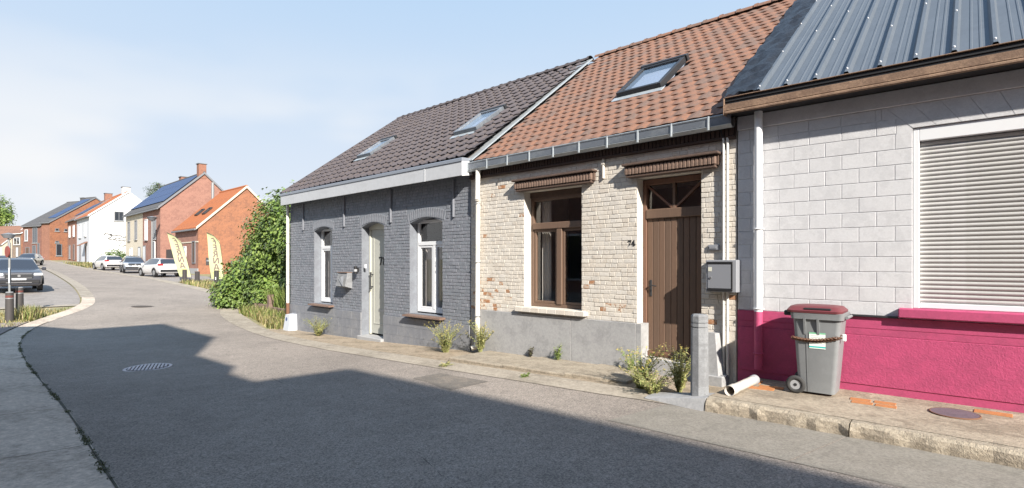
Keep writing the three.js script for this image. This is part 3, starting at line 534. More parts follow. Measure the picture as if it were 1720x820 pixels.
// ------------------------------------------------------------------ the slate grey house
{
  const h = thing('grey_brick_house', 'slate grey painted brick cottage with white windows and dark tiled roof', 'house');
  const X0 = -16.78, X1 = -8.3, top = 3.62;
  const ops = [[-15.2, -14.12, .50], [-12.57, -11.52, -.24], [-10.45, -9.24, .50]], ys = 2.62, ya = 2.73;
  const arch = (a, b, y0) => { const pts = [[a, y0], [a, ys]]; for (let k = 1; k < 10; k++) { const u = k / 10; pts.push([lerp(a, b, u), ys + (ya - ys) * 4 * u * (1 - u)]); } pts.push([b, ys], [b, y0]); return pts; };
  const wall = part('wall', extrudeZ([[X0, -.9], [X1, -.9], [X1, top], [X0, top]], -.33, -.008, ops.map(([a, b, y]) => arch(a, b, y))), M.greyPaint, h);
  part('back_wall', box(X0, X1, -.9, 3.62, -9.0, -8.75), M.greyPaint, h); part('gable_wall', extrudeX([[-8.75, -.9], [-.33, -.9], [-.33, 3.7], [-4.2, 6.75], [-8.75, 3.6]], X0, X0 + .25), M.farBrickPink, h);
  part('party_wall', extrudeX([[-8.75, -.9], [-.33, -.9], [-.33, 3.6], [-4.2, 6.6], [-8.75, 3.5]], X1 - .2, X1 - .004), M.greyPaint, h); part('floor', box(X0 + .25, X1 - .2, -.3, -.22, -8.75, -.33), M.roomDark, h); part('ceiling', box(X0 + .25, X1 - .2, 3.2, 3.3, -8.75, -.33), M.greyPaint, h); part('room_wall', box(X0 + .25, X1 - .2, -.22, 3.2, -3.2, -3.1), M.roomDark, h);
  brickWall(wall, { x0: X0, x1: X1, y0: .385, y1: top - .02, course: .0735, relief: .010, seed: 14,
    holes: ops.map(([a, b, y0]) => (y, y2) => (y2 > y0 && y < ys ? [a, b] : y < ya + .24 && y >= ys ? [a - .12, b + .12] : null)), pick: (r) => (r() < .5 ? M.greyPaint : M.greyPaintB) });
  for (const [a, b] of ops) { const n = Math.round((b - a + .16) / .075); for (let k = 0; k < n; k++) { const u = (k + .5) / n, x = lerp(a - .08, b + .08, u), g = box(-.034, .034, 0, .215, -.02, .004, .005); g.rotateZ((.5 - u) * .42); g.translate(x, ys + .012 + (ya - ys) * 4 * u * (1 - u), 0); part('arch_brick', g, k % 2 ? M.greyPaint : M.greyPaintB, wall); } }
  // plinth of painted blocks
  { const r = rng(9); let row = 0; for (const [y0, y1] of [[.16, .385], [-.07, .16], [-.30, -.07], [-.53, -.30]]) { let x = X0 - (row++ % 2) * .23; while (x < X1) { let a = Math.max(x, X0), b = Math.min(x + .47, X1); if (a < -11.52 && b > -12.57) { if (a < -12.57) b = -12.57; else if (b > -11.52) a = -11.52; else a = b; } if (b - a > .05) part('plinth_block', box(a + .002, b - .002, y0 + .002, y1 - .002, -.02, .03 + r() * .002, .003), M.greyPlinth, wall); x += .47; } } }
  // windows
  const makeWin = (x0, x1, y0, mull) => {
    const w = new THREE.Group(); w.name = 'window'; h.add(w);
    const z0 = -.29, z1 = -.22; part('frame', merge([box(x0 + .01, x0 + .075, y0 + .03, ya - .03, z0, z1, .006), box(x1 - .075, x1 - .01, y0 + .03, ya - .03, z0, z1, .006), box(x0 + .075, x1 - .075, y0 + .03, y0 + .11, z0, z1, .006), box(x0 + .075, x1 - .075, ya - .1, ya - .03, z0, z1, .006), box(x0 + .075, x1 - .075, 2.10, 2.19, z0, z1 + .01, .006)]), M.white, w);
    part('mullion', box(mull - .045, mull + .045, y0 + .11, 2.10, z0, z1 + .005, .006), M.white, w);
    for (const [p, q] of [[x0 + .076, mull - .046], [mull + .046, x1 - .076]]) { part('sash', frame(p, q, y0 + .111, 2.099, .05, z0 + .01, z1 - .005), M.white, w); part('pane', box(p + .05, q - .05, y0 + .16, 2.05, -.262, -.256), M.glass, w); }
    part('pane', box(x0 + .075, x1 - .075, 2.19, ya - .1, -.262, -.256), M.glass, w);
    const cur = []; for (let k = 0; k < 50; k++) { const L = (x1 - x0 - .1) / 50, f = (j) => -.44 + .02 * Math.sin(j * 1.3); cur.push(...quad([x0 + .05 + k * L, y0, f(k)], [x0 + .05 + (k + 1) * L, y0, f(k + 1)], [x0 + .05 + (k + 1) * L, 2.15, f(k + 1)], [x0 + .05 + k * L, 2.15, f(k)])); }
    part('curtain', soup(cur), M.curtainGrey ?? (M.curtainGrey = mat([.40, .37, .36], { roughness: 1 })), w);
    part('sill', extrudeX([[-.25, .50], [.16, .475], [.165, .44], [.14, .435], [-.25, .46]], x0 - .07, x1 + .10), M.sillBrown, w);
  };
  makeWin(-15.2, -14.12, .50, -14.55); makeWin(-10.45, -9.24, .50, -9.80);
  // door
  const D = new THREE.Group(); D.name = 'door'; h.add(D);
  part('door_frame', merge([box(-12.56, -12.49, -.2, ya, -.30, -.22, .006), box(-11.60, -11.53, -.2, ya, -.30, -.22, .006), box(-12.49, -11.60, ya - .16, ya, -.30, -.22, .006)]), M.sageLight, D);
  part('leaf', box(-12.485, -11.605, -.17, ya - .165, -.29, -.245, .005), M.sage, D); part('panel_moulding', frame(-12.37, -11.70, .08, 2.40, .03, -.245, -.233), M.sage, D);
  part('handle', merge([bar([-12.41, 1.02, -.17], [-12.41, 1.42, -.17], .018, 8), bar([-12.41, 1.06, -.245], [-12.41, 1.06, -.17], .014), bar([-12.41, 1.38, -.245], [-12.41, 1.38, -.17], .014), new THREE.SphereGeometry(.03, 8, 6).translate(-12.41, 1.42, -.17), new THREE.SphereGeometry(.03, 8, 6).translate(-12.41, 1.02, -.17)].map(metreUV)), M.darkMetal, D);
  part('house_number', letters('78', .22, -12.12, 1.63, -.244, fontSans), M.black, D, 'dark house number 78'); part('letter_slot', box(-12.14, -11.85, .42, .48, -.246, -.238, .003), M.steel, D);
  part('door_step', box(-12.60, -11.49, -.42, -.215, -.3, .12, .012), M.blueStone, h);
  part('doorbell', box(-12.44, -12.40, 1.55, 1.65, -.05, .0, .003), M.white, h);
  for (const x of [-15.86, -13.43, -11.2, -8.84]) part('wall_anchor', box(x - .022, x + .022, 2.68, 3.5, 0, .045, .008), M.greyPaintB, h);
  // boxed eaves
  const fa = new THREE.Group(); fa.name = 'eaves'; h.add(fa);
  for (const [a, b] of [[-16.72, -13.4], [-13.395, -9.45], [-9.445, -8.22]]) part('fascia_panel', extrudeX([[0.01, 3.56], [.31, 3.475], [.335, 3.48], [.335, 3.765], [.15, 3.80], [0.01, 3.79]], a, b), M.fasciaGrey, fa);
  part('seam', box(-9.475, -9.42, 3.47, 3.77, .325, .341, .003), M.fasciaGrey, fa);
  part('gutter_edge', extrudeX([[.10, 3.80], [.352, 3.768], [.352, 3.83], [.33, 3.845], [.1, 3.85]], -16.76, -8.20), M.gutterEdge ?? (M.gutterEdge = mat([.24, .265, .31], { roughness: .45, metalness: .2 })), fa);
  part('end_cap', extrudeX([[-.05, 3.53], [.33, 3.47], [.34, 3.77], [.12, 3.82], [-.05, 3.82]], -8.219, -8.205), M.white, fa);
  // roof
  const roof = new THREE.Group(); roof.name = 'roof'; h.add(roof);
  const O = { x0: X0 - .12, x1: X1 + .10, zE: .22, yE: 3.86, zR: -4.2, yR: 7.08, w: .31, len: .335, seed: 18, mats: M.greyTiles, holes: [[-14.62, -13.78, 1.55, 2.78], [-10.06, -9.12, 1.45, 2.78]],
    geo: (tw, tl) => tileGeo(tw * 1.03, tl, (u) => { const q = (u + .05) % 1; return q < .34 ? .042 * Math.sin(Math.PI * q / .34) : .010 * Math.sin(Math.PI * (q - .34) / .66); }, .034, .0, 12), pick: (r) => M.greyTiles[Math.floor(r() * 3)] };
  part('roof_deck', extrudeX([[.18, 3.80], [-4.2, 7.0], [-8.95, 3.55], [-8.95, 3.45], [-4.2, 6.86], [.18, 3.66]], X0 - .03, X1 - .003), M.roomDark, roof);
  tiledRoof(roof, O);
  skylight(roof, O, -14.2, 1.64, .74, 1.05, M.zincDark); skylight(roof, O, -9.6, 1.55, .82, 1.15, M.zincDark);
  { const g = box(-.1, .0, 0, .06, -5.4, 0, .01); g.rotateX(Math.atan2(O.yR - O.yE, O.zE - O.zR)); g.translate(O.x0, O.yE, O.zE); part('verge', g, M.greyTiles[0], roof); }
  const lp = part('downpipe', merge([bar([-16.74, .42, .10], [-16.74, 3.5, .10], .048, 12)]), M.whiteDirty, h); part('pipe_foot', bar([-16.74, -.45, .10], [-16.74, .42, .10], .054, 12), M.rust, lp); for (const y of [2.3, 1.0]) part('clip', new THREE.TorusGeometry(.053, .01, 6, 14).rotateX(Math.PI / 2).translate(-16.74, y, .1), M.galv, lp);
  part('side_canopy', box(-17.35, -16.80, 2.83, 3.08, -.9, -.35, .01), M.fasciaGrey, h);
}

// ------------------------------------------------------------------ the white and pink house
{
  const T = 2.551 * Math.PI / 180;
  const h = thing('white_and_pink_house', 'white block house with pink base, roller shutter and blue metal roof', 'house', [-2.81, 0, 0], T);
  const X1 = 7, op = [1.955, 5.2, 1.12, 3.255];
  const wall = part('wall', extrudeZ([[0, -.3], [X1, -.3], [X1, 3.72], [0, 3.72]], -.3, -.006, [[[op[0], op[2]], [op[0], op[3]], [op[1], op[3]], [op[1], op[2]]]]), M.whiteBlock, h);
  part('back_wall', box(0, X1, -.3, 3.7, -9, -8.75), M.whiteBlock, h); for (const x of [0.002, X1 - .2]) part('side_wall', extrudeX([[-8.75, -.3], [-.3, -.3], [-.3, 3.8], [-4.4, 6.8], [-8.75, 3.7]], x, x + .2), M.whiteBlock, h); part('inner_wall', box(.2, X1 - .2, 0, 3.7, -3, -2.9), M.roomDark, h); part('floor', box(.2, X1 - .2, 0, .1, -8.75, -.3), M.roomDark, h);
  // blocks
  const r = rng(31); const course = .1803; let row = 0;
  for (let y = 1.045; y < 3.38; y += course, row++) {
    const off = row % 2 ? -.013 : .167; let x = off - .36;
    while (x < X1) { let a = Math.max(x, 0), b = Math.min(x + .36, X1); const ye = Math.min(y + course, 3.53), inOp = y + course > op[2] + .02 && y < op[3];
      if (inOp && b > op[0] && a < op[1]) { if (a < op[0]) b = op[0]; else if (b > op[1]) a = op[1]; else { x += .36; continue; } }
      if (y > 3.19 && b > 1.80 && a < 5.35) { if (a < 1.80) b = 1.80; else { x += .36; continue; } }
      if (b - a > .03) part('block', box(a + .0025, b - .0025, y + .0025, ye - .0025, -.03, -.0005 + r() * .0015, .004), r() < .5 ? M.whiteBlock : M.whiteBlockB, wall);
      x += .36; }
  }
  for (let x = -.2, k = 0; x < X1; x += .36) { let a = Math.max(0, x), b = Math.min(X1, x + .36); if (b > 1.66 && a < 5.5) { if (a < 1.66) b = 1.66; else continue; } part('block', box(a + .0025, b - .0025, 3.39, 3.527, -.03, .0008, .004), M.whiteBlock, wall); }
  for (let k = 0; k < 15; k++) { const u0 = k / 15, u1 = (k + 1) / 15, f = (u, t) => lerp(lerp(1.955, 5.2, u), lerp(1.70, 5.45, u), t), y0 = 3.258, y1 = 3.527; part('voussoir', extrudeZ([[f(u0, 0) + .003, y0], [f(u1, 0) - .003, y0], [f(u1, 1) - .003, y1], [f(u0, 1) + .003, y1]], -.03, .002), M.whiteBlockB, wall); }
  { const zz = 3.2; for (const [p, q] of [[1.70, 1.955]]) part('voussoir', extrudeZ([[1.803, 3.195], [1.952, 3.195], [1.952, 3.25], [1.70, 3.525], [1.665, 3.525], [1.665, 3.39], [1.803, 3.38]], -.03, .0005), M.whiteBlock, wall); }
  part('cornice_band', box(0, X1, 3.532, 3.72, -.01, .028, .006), M.whiteBlock, h);
  // pink base
  const base = part('pink_base', box(0, X1, -.1, 1.042, -.008, .010, .002), M.pink, h);
  part('base_panel', box(.02, X1, .22, .815, .0102, .019, .004), M.pinkRough, base); part('base_band', box(.02, X1, .905, 1.04, .0102, .014, .003), M.pink, base); part('base_band', box(.02, X1, .822, .9, .0102, .0125, .002), M.pink, base);
  part('window_ledge', box(1.826, 5.4, 1.058, 1.17, -.25, .10, .012), M.pink, h); part('damp_strip', box(.85, 1.822, 1.043, 1.068, -.01, .045, .004), M.darkMetal, h);
  // roller shutter
  const s = new THREE.Group(); s.name = 'roller_shutter'; h.add(s);
  part('frame', merge([box(op[0] + .004, op[0] + .062, 1.171, 3.25, -.12, -.02, .005), box(op[1] - .062, op[1] - .004, 1.171, 3.25, -.12, -.02, .005), box(op[0] + .062, op[1] - .062, 3.10, 3.25, -.12, -.02, .005)]), M.white, s); part('bottom_bar', box(op[0] + .064, op[1] - .064, 1.172, 1.235, -.105, -.06, .005), M.white, s);
  const prof = [[-.095, 0]]; for (let k = 0; k <= 6; k++) { const u = k / 6; prof.push([-.085 + .012 * Math.sin(Math.PI * u), .003 + u * .0435]); } prof.push([-.095, .05]);
  const sg = extrudeX(prof, op[0] + .064, op[1] - .064); for (let k = 0; k < 37; k++) { const m = part('slat', sg, M.slat, s); m.position.y = 1.237 + k * .0502; }
  // eaves: gutter boards
  const e = new THREE.Group(); e.name = 'eaves'; h.add(e);
  part('soffit', box(-.08, X1, 3.725, 3.74, .0, .27, .002), M.black, e); part('lower_moulding', box(-.085, X1, 3.715, 3.757, .268, .305, .012), M.boardWood, e); part('board', box(-.085, X1, 3.762, 3.85, .262, .292, .004), M.boardWood, e); part('gutter', box(-.085, X1, 3.852, 3.935, .14, .262, .006), M.black, e); part('upper_rib', box(-.085, X1, 3.885, 3.90, .263, .275, .003), M.black, e); part('upper_lip', box(-.085, X1, 3.937, 3.95, .13, .285, .004), M.boardWood, e);
  part('end_board', box(-.10, -.086, 3.71, 3.935, .0, .30, .003), M.boardWood, e); part('back_board', box(-.05, X1, 3.742, 3.94, .0, .05), M.black, e);
  // metal roof: trapezoid ribs every 0.333 m, two small ribs between
  const roof = new THREE.Group(); roof.name = 'roof'; h.add(roof);
  const zE = .21, yE = 3.945, sl = Math.atan(.70), Lr = 5.6, pr = [];
  const per = .333; for (let x = .29, k = 0; x < X1; x += per, k++) pr.push([x, 0], [x + .025, .052], [x + .06, .052], [x + .085, 0], [x + .165, 0], [x + .172, .007], [x + .187, .007], [x + .194, 0], [x + .245, 0], [x + .252, .007], [x + .267, .007], [x + .274, 0]);
  const up = (x, y, s2) => [x, yE + s2 * Math.sin(sl) + y * Math.cos(sl), zE - s2 * Math.cos(sl) + y * Math.sin(sl)];
  for (let p = 0; p * 36 < pr.length - 1; p++) { const seg = pr.slice(p * 36, p * 36 + 37), t = []; for (let i = 0; i + 1 < seg.length; i++) { t.push(...quad(up(seg[i][0], seg[i][1], 0), up(seg[i + 1][0], seg[i + 1][1], 0), up(seg[i + 1][0], seg[i + 1][1], Lr), up(seg[i][0], seg[i][1], Lr))); } part('roof_sheet', soup(t), M.metalRoof, roof); }
  part('roof_deck', soup([...quad(up(0.003, -.03, 0.02), up(X1, -.03, 0.02), up(X1, -.03, Lr), up(0.003, -.03, Lr)), ...quad(up(0.003, -.2, .1), up(0.003, -.2, Lr), up(X1, -.2, Lr), up(X1, -.2, .1)), ...quad([0, yE + Lr * Math.sin(sl) - .1, zE - Lr * Math.cos(sl)], [X1, yE + Lr * Math.sin(sl) - .1, zE - Lr * Math.cos(sl)], [X1, 3.7, -8.9], [0, 3.7, -8.9])]), M.roomDark, roof);
  for (let k = 0; k < 14; k++) for (const s2 of [.1, 1.5, 2.9, 4.3]) { const [x, y, z] = up(.29 + k * per + .0425, .058, s2 + (k % 2) * .7 * (s2 > .5 ? 1 : 0)); part('screw', new THREE.CylinderGeometry(.009, .012, .016, 8).rotateX(sl).translate(x, y, z), M.white, roof); }
  { const r2 = rng(71), t = [], n = 40, m = 6, P = []; for (let j = 0; j <= n; j++) { P.push([]); for (let i = 0; i <= m; i++) { const u = i / m; P[j].push(up(lerp(-.12, .32, u) + (r2() - .5) * .02, .035 + (r2() - .5) * .06 + (i === 0 ? .01 : 0) + .03 * Math.sin(u * 3.1), j / n * Lr)); } } for (let j = 0; j < n; j++) for (let i = 0; i < m; i++) t.push(...quad(P[j][i], P[j][i + 1], P[j + 1][i + 1], P[j + 1][i])); part('rubber_flashing', mergeSmooth(soup(t)), M.blackRubber, roof); }
  // downpipe, white above and pink below
  const dp = part('downpipe', bar([.30, 1.04, .10], [.30, 3.74, .10], .052, 14), M.white, h); part('pink_pipe', bar([.30, .27, .10], [.30, 1.04, .10], .053, 14), M.pink, dp); for (const y of [2.15, 1.08]) part('clip', merge([new THREE.TorusGeometry(.057, .010, 6, 16).rotateX(Math.PI / 2).translate(.30, y, .10), new THREE.BoxGeometry(.15, .016, .02).translate(.30, y, .10)].map(metreUV)), M.white, dp); part('pipe_clip', new THREE.TorusGeometry(.058, .011, 6, 16).rotateX(Math.PI / 2).translate(.30, .48, .10), M.pink, dp);
}

// ------------------------------------------------------------------ far houses along the street
const up2 = (n) => n;
function farHouse(o) {   // front faces +z at zf between x0 and x1; gable to +x; yb ground, ye eaves, yr ridge
  const h = thing(o.name, o.label, 'house', o.pos ?? [0, 0, 0], o.turn ?? 0, o.group), { x0, x1, zf, dp, yb, ye, yr } = o, zm = zf - dp / 2, zb = zf - dp, ov = .22;
  const k = (yr - ye) / (dp / 2), xs = o.split ?? x0;
  part('wall', extrudeX([[zf - .2, yb], [zf, yb], [zf, ye], [zm, yr], [zb, ye], [zb, yb], [zb + .2, yb], [zb + .2, ye - .1], [zm, yr - .3], [zf - .2, ye - .1]], xs, x1 - .25), o.wall, h);
  if (o.split) part('wall', extrudeX([[zf - .2, yb], [zf - .0, yb], [zf - .0, ye], [zm, yr], [zb, ye], [zb, yb], [zb + .2, yb], [zb + .2, ye - .1], [zm, yr - .3], [zf - .2, ye - .1]], x0, xs), o.wall2, h);
  part('gable_wall', extrudeX([[zf, yb], [zf, ye], [zm, yr], [zb, ye], [zb, yb]], x1 - .25, x1), o.gable ?? o.wall, h); part('end_wall', extrudeX([[zf - .2, yb], [zf - .2, ye - .1], [zm, yr - .3], [zb + .2, ye - .1], [zb + .2, yb]], x0, x0 + .2), o.gable ?? o.wall, h);
  const roof = new THREE.Group(); roof.name = 'roof'; h.add(roof);
  const th = .16, A = (z, y) => [z, y];
  part('roof_slope', extrudeX([[zf + ov, ye - ov * k + .02], [zm, yr + .02], [zm, yr + th + .02], [zf + ov, ye - ov * k + th + .02]], x0 - .1, x1 + .12), o.roof, roof);
  part('roof_slope', extrudeX([[zb - ov, ye - ov * k + .02], [zb - ov, ye - ov * k + th + .02], [zm - .004, yr + th + .02], [zm - .004, yr + .02]], x0 - .1, x1 + .12), o.roof, roof);
  part('ridge', bar([x0 - .1, yr + th, zm], [x1 + .13, yr + th, zm], .12, 6), o.roof, roof);
  part('verge', merge([extrudeX([[zf + ov, ye - ov * k - .03], [zm, yr - .03], [zm, yr + th + .05], [zf + ov, ye - ov * k + th + .05]], x1 + .121, x1 + .17), extrudeX([[zb - ov, ye - ov * k - .03], [zb - ov, ye - ov * k + th + .05], [zm - .004, yr + th + .05], [zm - .004, yr - .03]], x1 + .121, x1 + .17)]), o.verge ?? M.white, roof);
  part('gutter', box(x0 - .1, x1 + .1, ye - ov * k - .1, ye - ov * k + .06, zf + ov, zf + ov + .13, .02), o.gutter ?? M.shutterGrey, roof);
  if (o.solar) { const [sx0, sx1, nr, s0, s1] = o.solar, nc = Math.round((sx1 - sx0) / 1.1), a = Math.atan(k), S = Math.hypot(dp / 2, yr - ye); for (let j = 0; j < nr; j++) for (let i = 0; i < nc; i++) { const w = (sx1 - sx0) / nc, l = (s1 - s0) * S / nr, g = box(-w / 2 + .02, w / 2 - .02, .03, .07, -l + .02, -.02, .01); g.rotateX(a); const s = s0 * S + j * l; g.translate(sx0 + (i + .5) * w, ye + th / Math.cos(a) * 1.02 + s * Math.sin(a), zf - s * Math.cos(a)); part('solar_panel', g, M.solar, roof); } }
  for (const [x, z, w, ht, m] of o.chimneys ?? []) { const y0 = yr - Math.abs(z - zm) * k - .4; const c = part('chimney', box(x - w / 2, x + w / 2, y0, y0 + ht + .4, z - w / 2, z + w / 2, .02), m ?? M.farBrick, roof); part('chimney_cap', box(x - w / 2 - .08, x + w / 2 + .08, y0 + ht + .401, y0 + ht + .5, z - w / 2 - .08, z + w / 2 + .08, .02), M.shutterGrey, c); }
  for (const [x, y, w, ht, style] of o.front ?? []) win(h, 'z', x, y, w, ht, zf, style);
  for (const [z, y, w, ht, style] of o.side ?? []) win(h, 'x', z, y, w, ht, x1, style);
  return h;
}
function win(h, axis, c, y, w, ht, plane, style = 'white') {    // y = bottom
  const door = style === 'door' || style === 'garage', fm = style === 'dark' || door ? M.shutterGrey : M.white, g = new THREE.Group(); g.name = door ? 'door' : 'window'; h.add(g);
  if (axis === 'z') { g.position.set(c, y, plane); } else { g.position.set(plane, y, c); g.rotation.y = Math.PI / 2; }
  part('frame', frame(-w / 2, w / 2, 0, ht, .09, .003, .07, 0), fm, g);
  if (style === 'blind') part('shutter', box(-w / 2 + .09, w / 2 - .09, .09, ht - .09, .004, .04), M.shutterGrey, g); else if (style === 'whiteblind') part('shutter', box(-w / 2 + .09, w / 2 - .09, .09, ht - .09, .004, .04), M.white, g);
  else if (door) part('leaf', box(-w / 2 + .09, w / 2 - .09, .09, ht - .09, .004, .05), style === 'garage' ? M.white : M.lintelDark, g);
  else { part('pane', box(-w / 2 + .09, w / 2 - .09, .09, ht - .09, .004, .02), M.darkGlass, g); if (w > .95) part('mullion', box(-.03, .03, .09, ht - .09, .021, .05), fm, g); }
  if (!door) part('sill', box(-w / 2 - .1, w / 2 + .1, -.1, -.003, .003, .14, .01), M.blueStone, g);
}
const G0 = 'houses along the far side of the street';
farHouse({ name: 'semi_detached_house', label: 'large brick and cream semi-detached house with solar panels on the roof', group: G0, x0: -80.3, x1: -65.1, split: -72.2, zf: -8.1, dp: 8.3, yb: .2, ye: 7.55, yr: 11.45, wall: M.farBrickPink, wall2: M.farCream, gable: M.farBrickPink, roof: M.farGreyRoof, verge: M.shutterGrey, gutter: M.shutterGrey,
  solar: [-80, -65.6, 3, .10, .93], chimneys: [[-74.5, -12.9, .9, 1.3], [-65.45, -12.1, .75, 1.2]],
  front: [[-78.6, 4.35, 1.1, 2.3, 'dark'], [-75.2, 4.4, 1.1, 2.25, 'dark'], [-70.6, 4.2, 1.05, 2.3], [-67.2, 4.2, 1.15, 2.4, 'dark'], [-77.6, 1.25, 1.2, 2.2, 'whiteblind'], [-73.6, 1.1, 1.1, 2.4, 'garage'], [-71.4, 1.0, 1.0, 2.6, 'garage'], [-67.6, 1.1, 1.25, 2.9, 'blind']], side: [] });
farHouse({ name: 'brick_cottage', label: 'orange brick cottage with bright orange tiled roof behind the two flags', group: G0, x0: -61.4, x1: -54.4, zf: -8.5, dp: 8.4, yb: .2, ye: 4.95, yr: 8.95, wall: M.farBrickPink, gable: M.farBrickOrange, roof: M.farOrangeRoof, verge: M.farCream, gutter: M.shutterGrey,
  front: [[-58.6, 1.25, 1.5, 2.0, 'whiteblind'], [-55.6, 1.6, .9, 2.1, 'door']], side: [] });
{ const c = scene.getObjectByName('brick_cottage'), roof = c.getObjectByName('roof'), a = Math.atan(4 / 4.2); for (const x of [-59.2, -57.0]) { const g = new THREE.Group(); g.name = 'skylight'; g.position.set(x, 6.32, -9.75); g.rotation.x = a; roof.add(g); const f = frame(-.42, .42, 0, .95, .09, .02, .14, 0); f.rotateX(-Math.PI / 2); part('frame', f, M.darkMetal, g); const p = box(-.33, .33, .09, .86, .03, .07); p.rotateX(-Math.PI / 2); part('pane', p, M.darkGlass, g); }
  part('flue', bar([-62.2, 6.5, -12.2], [-62.2, 10.2, -12.2], .14, 8), M.galv, c); part('plinth', box(-61.4, -54.38, .1, 1.15, -8.499, -8.44), M.boxPale, c); part('string_course', box(-61.4, -54.38, 3.55, 3.66, -8.499, -8.45), M.farCream, c); part('downpipe', bar([-54.25, .6, -9.6], [-54.25, 3.9, -9.6], .05, 6), M.white, c);
  const gate = thing('garden_gate', 'dark wooden gate between the brick houses', 'gate', [-63.3, .75, -8.6]); for (let k = 0; k < 9; k++) part('board', box(-1.6 + k * .36, -1.6 + k * .36 + .33, 0, 2.3, -.03, .03, .01), M.postDark, gate); part('crossbar', box(-1.62, 1.66, .4, .55, .031, .08), M.postDark, gate); }
farHouse({ name: 'white_house', label: 'white rendered house with orange roof and black ornament on the gable', group: G0, x0: -111.6, x1: -100.7, zf: -7.6, dp: 9.6, yb: .8, ye: 8.75, yr: 12.6, wall: M.farGreyWhite, gable: M.farWhite, roof: M.farOrangeRoof, verge: M.white, chimneys: [[-103.4, -12.6, 1.0, 1.2, M.farWhite]],
  front: [[-108.6, 5.6, 1.7, 2.1], [-104.0, 5.7, 1.3, 2.1], [-108.4, 1.9, 1.6, 2.6, 'dark'], [-103.4, 1.5, 1.2, 2.7, 'door']], side: [[-11.2, 8.1, 1.2, 1.45, 'dark']] });
{ const c = scene.getObjectByName('white_house'); const o = []; const q = (a) => o.push(tube(a.map(([z, y]) => [-100.64, y, z]), .04, 6, 30)); q([[-9.3, 5.9], [-9.6, 6.25], [-9.9, 5.9], [-10.3, 6.1], [-10.2, 5.6], [-9.8, 5.35], [-10.4, 5.15], [-10.9, 5.5], [-11.4, 5.4]]); q([[-10.0, 5.9], [-10.6, 5.8], [-11.2, 5.95], [-11.7, 5.6], [-12.2, 5.75], [-12.6, 5.5]]); q([[-10.6, 5.3], [-11.0, 5.0], [-11.5, 5.2], [-12.0, 5.05], [-12.3, 5.3], [-12.7, 5.35]]); part('ornament', merge(o), M.black, c); const cp = extrudeX([[-7.6, 4.9], [-6.6, 4.3], [-6.6, 4.2], [-7.6, 4.75]], -104.6, -102.2); part('porch_canopy', cp, M.farBrownRoof, c); }
farHouse({ verge: M.shutterGrey, name: 'narrow_brick_house', label: 'narrow red brick house with solar panels beside the white house', group: G0, x0: -121, x1: -111.9, zf: -7.6, dp: 9.0, yb: 1, ye: 8.9, yr: 12.4, wall: M.farBrick, roof: M.farBrownRoof, solar: [-120.5, -112.5, 2, .2, .8], front: [[-118.6, 6, 1.3, 1.9], [-114.4, 6, 1.3, 1.9], [-118.5, 2.4, 1.3, 2.3, 'dark'], [-114.4, 2.1, 1.2, 2.6, 'door']], chimneys: [[-113, -12, 1, 1.1]] });
const TT = .35;
farHouse({ verge: M.shutterGrey, name: 'brick_house', label: 'red brick house with wide gable and solar panels on grey roof', group: G0, pos: [-124.7, 0, -5.7], turn: TT, x0: -2.7, x1: 0, zf: 0, dp: 14.4, yb: 1, ye: 8.9, yr: 13.9, wall: M.farBrick, gable: M.farBrickOrange, roof: M.farGreyRoof, solar: [-2.5, -.2, 3, .12, .9], front: [], side: [[-1.0, 7.3, .6, .5, 'dark'], [-2.4, 7.3, .6, .5, 'dark'], [-1.0, 5.2, .6, .35, 'dark'], [-1.3, 2.9, .9, 2.1, 'dark'], [-3.0, 4.4, .6, .4, 'dark']] });
farHouse({ verge: M.shutterGrey, name: 'brown_brick_house', label: 'brown brick house under a long plain grey roof', group: G0, pos: [-124.7, 0, -5.7], turn: TT, x0: -8.6, x1: -2.75, zf: .05, dp: 14.2, yb: 1, ye: 8.4, yr: 13.3, wall: M.farBrickBrown, roof: M.farGreyRoof, chimneys: [[-3.6, -7.4, 1.1, 1.0, M.farGreyRoof]], front: [[-7.4, 5.6, .9, 2.1, 'blind'], [-4.6, 5.2, 1.5, 2.9, 'dark'], [-7.0, 2.3, 1.2, 2.2, 'door'], [-4.9, 2.4, 1.1, 2.4, 'dark'], [-3.5, 2.2, .6, 3.0, 'dark']] });
farHouse({ name: 'grey_fronted_house', label: 'low house with grey brick front, white windows and flat white eaves', group: G0, pos: [-155.5, 0, -4.3], turn: TT, x0: -6.5, x1: 0, zf: 0, dp: 9, yb: 1.5, ye: 8.0, yr: 10.0, wall: M.farBrickGrey ?? (M.farBrickGrey = mat(mottled([.20, .155, .13], { other: [.15, .12, .10], amount: .8, fine: .25, metres: 1.6 }), {})), gable: M.farBrickOrange, roof: M.farBrownRoof, gutter: M.white, chimneys: [[-1.2, -4.5, 1.3, 1.1], [-3.5, -4.6, 1.1, .9]], front: [[-1.9, 5.5, 2.4, 1.6], [-5, 5.5, 2.0, 1.6], [-1.7, 2.5, .9, 2.5, 'garage'], [-4.2, 2.6, 1.2, 2.0, 'dark']] });
farHouse({ name: 'far_cottage', label: 'distant cottage with a plain brown tiled roof at the bend', group: G0, pos: [-158, 0, -1.4], turn: TT + .2, x0: -9, x1: 0, zf: 0, dp: 9, yb: 1.6, ye: 5.6, yr: 9.6, wall: M.farCream, roof: M.farBrownRoof, front: [[-2.5, 3, 1.4, 1.5]] });

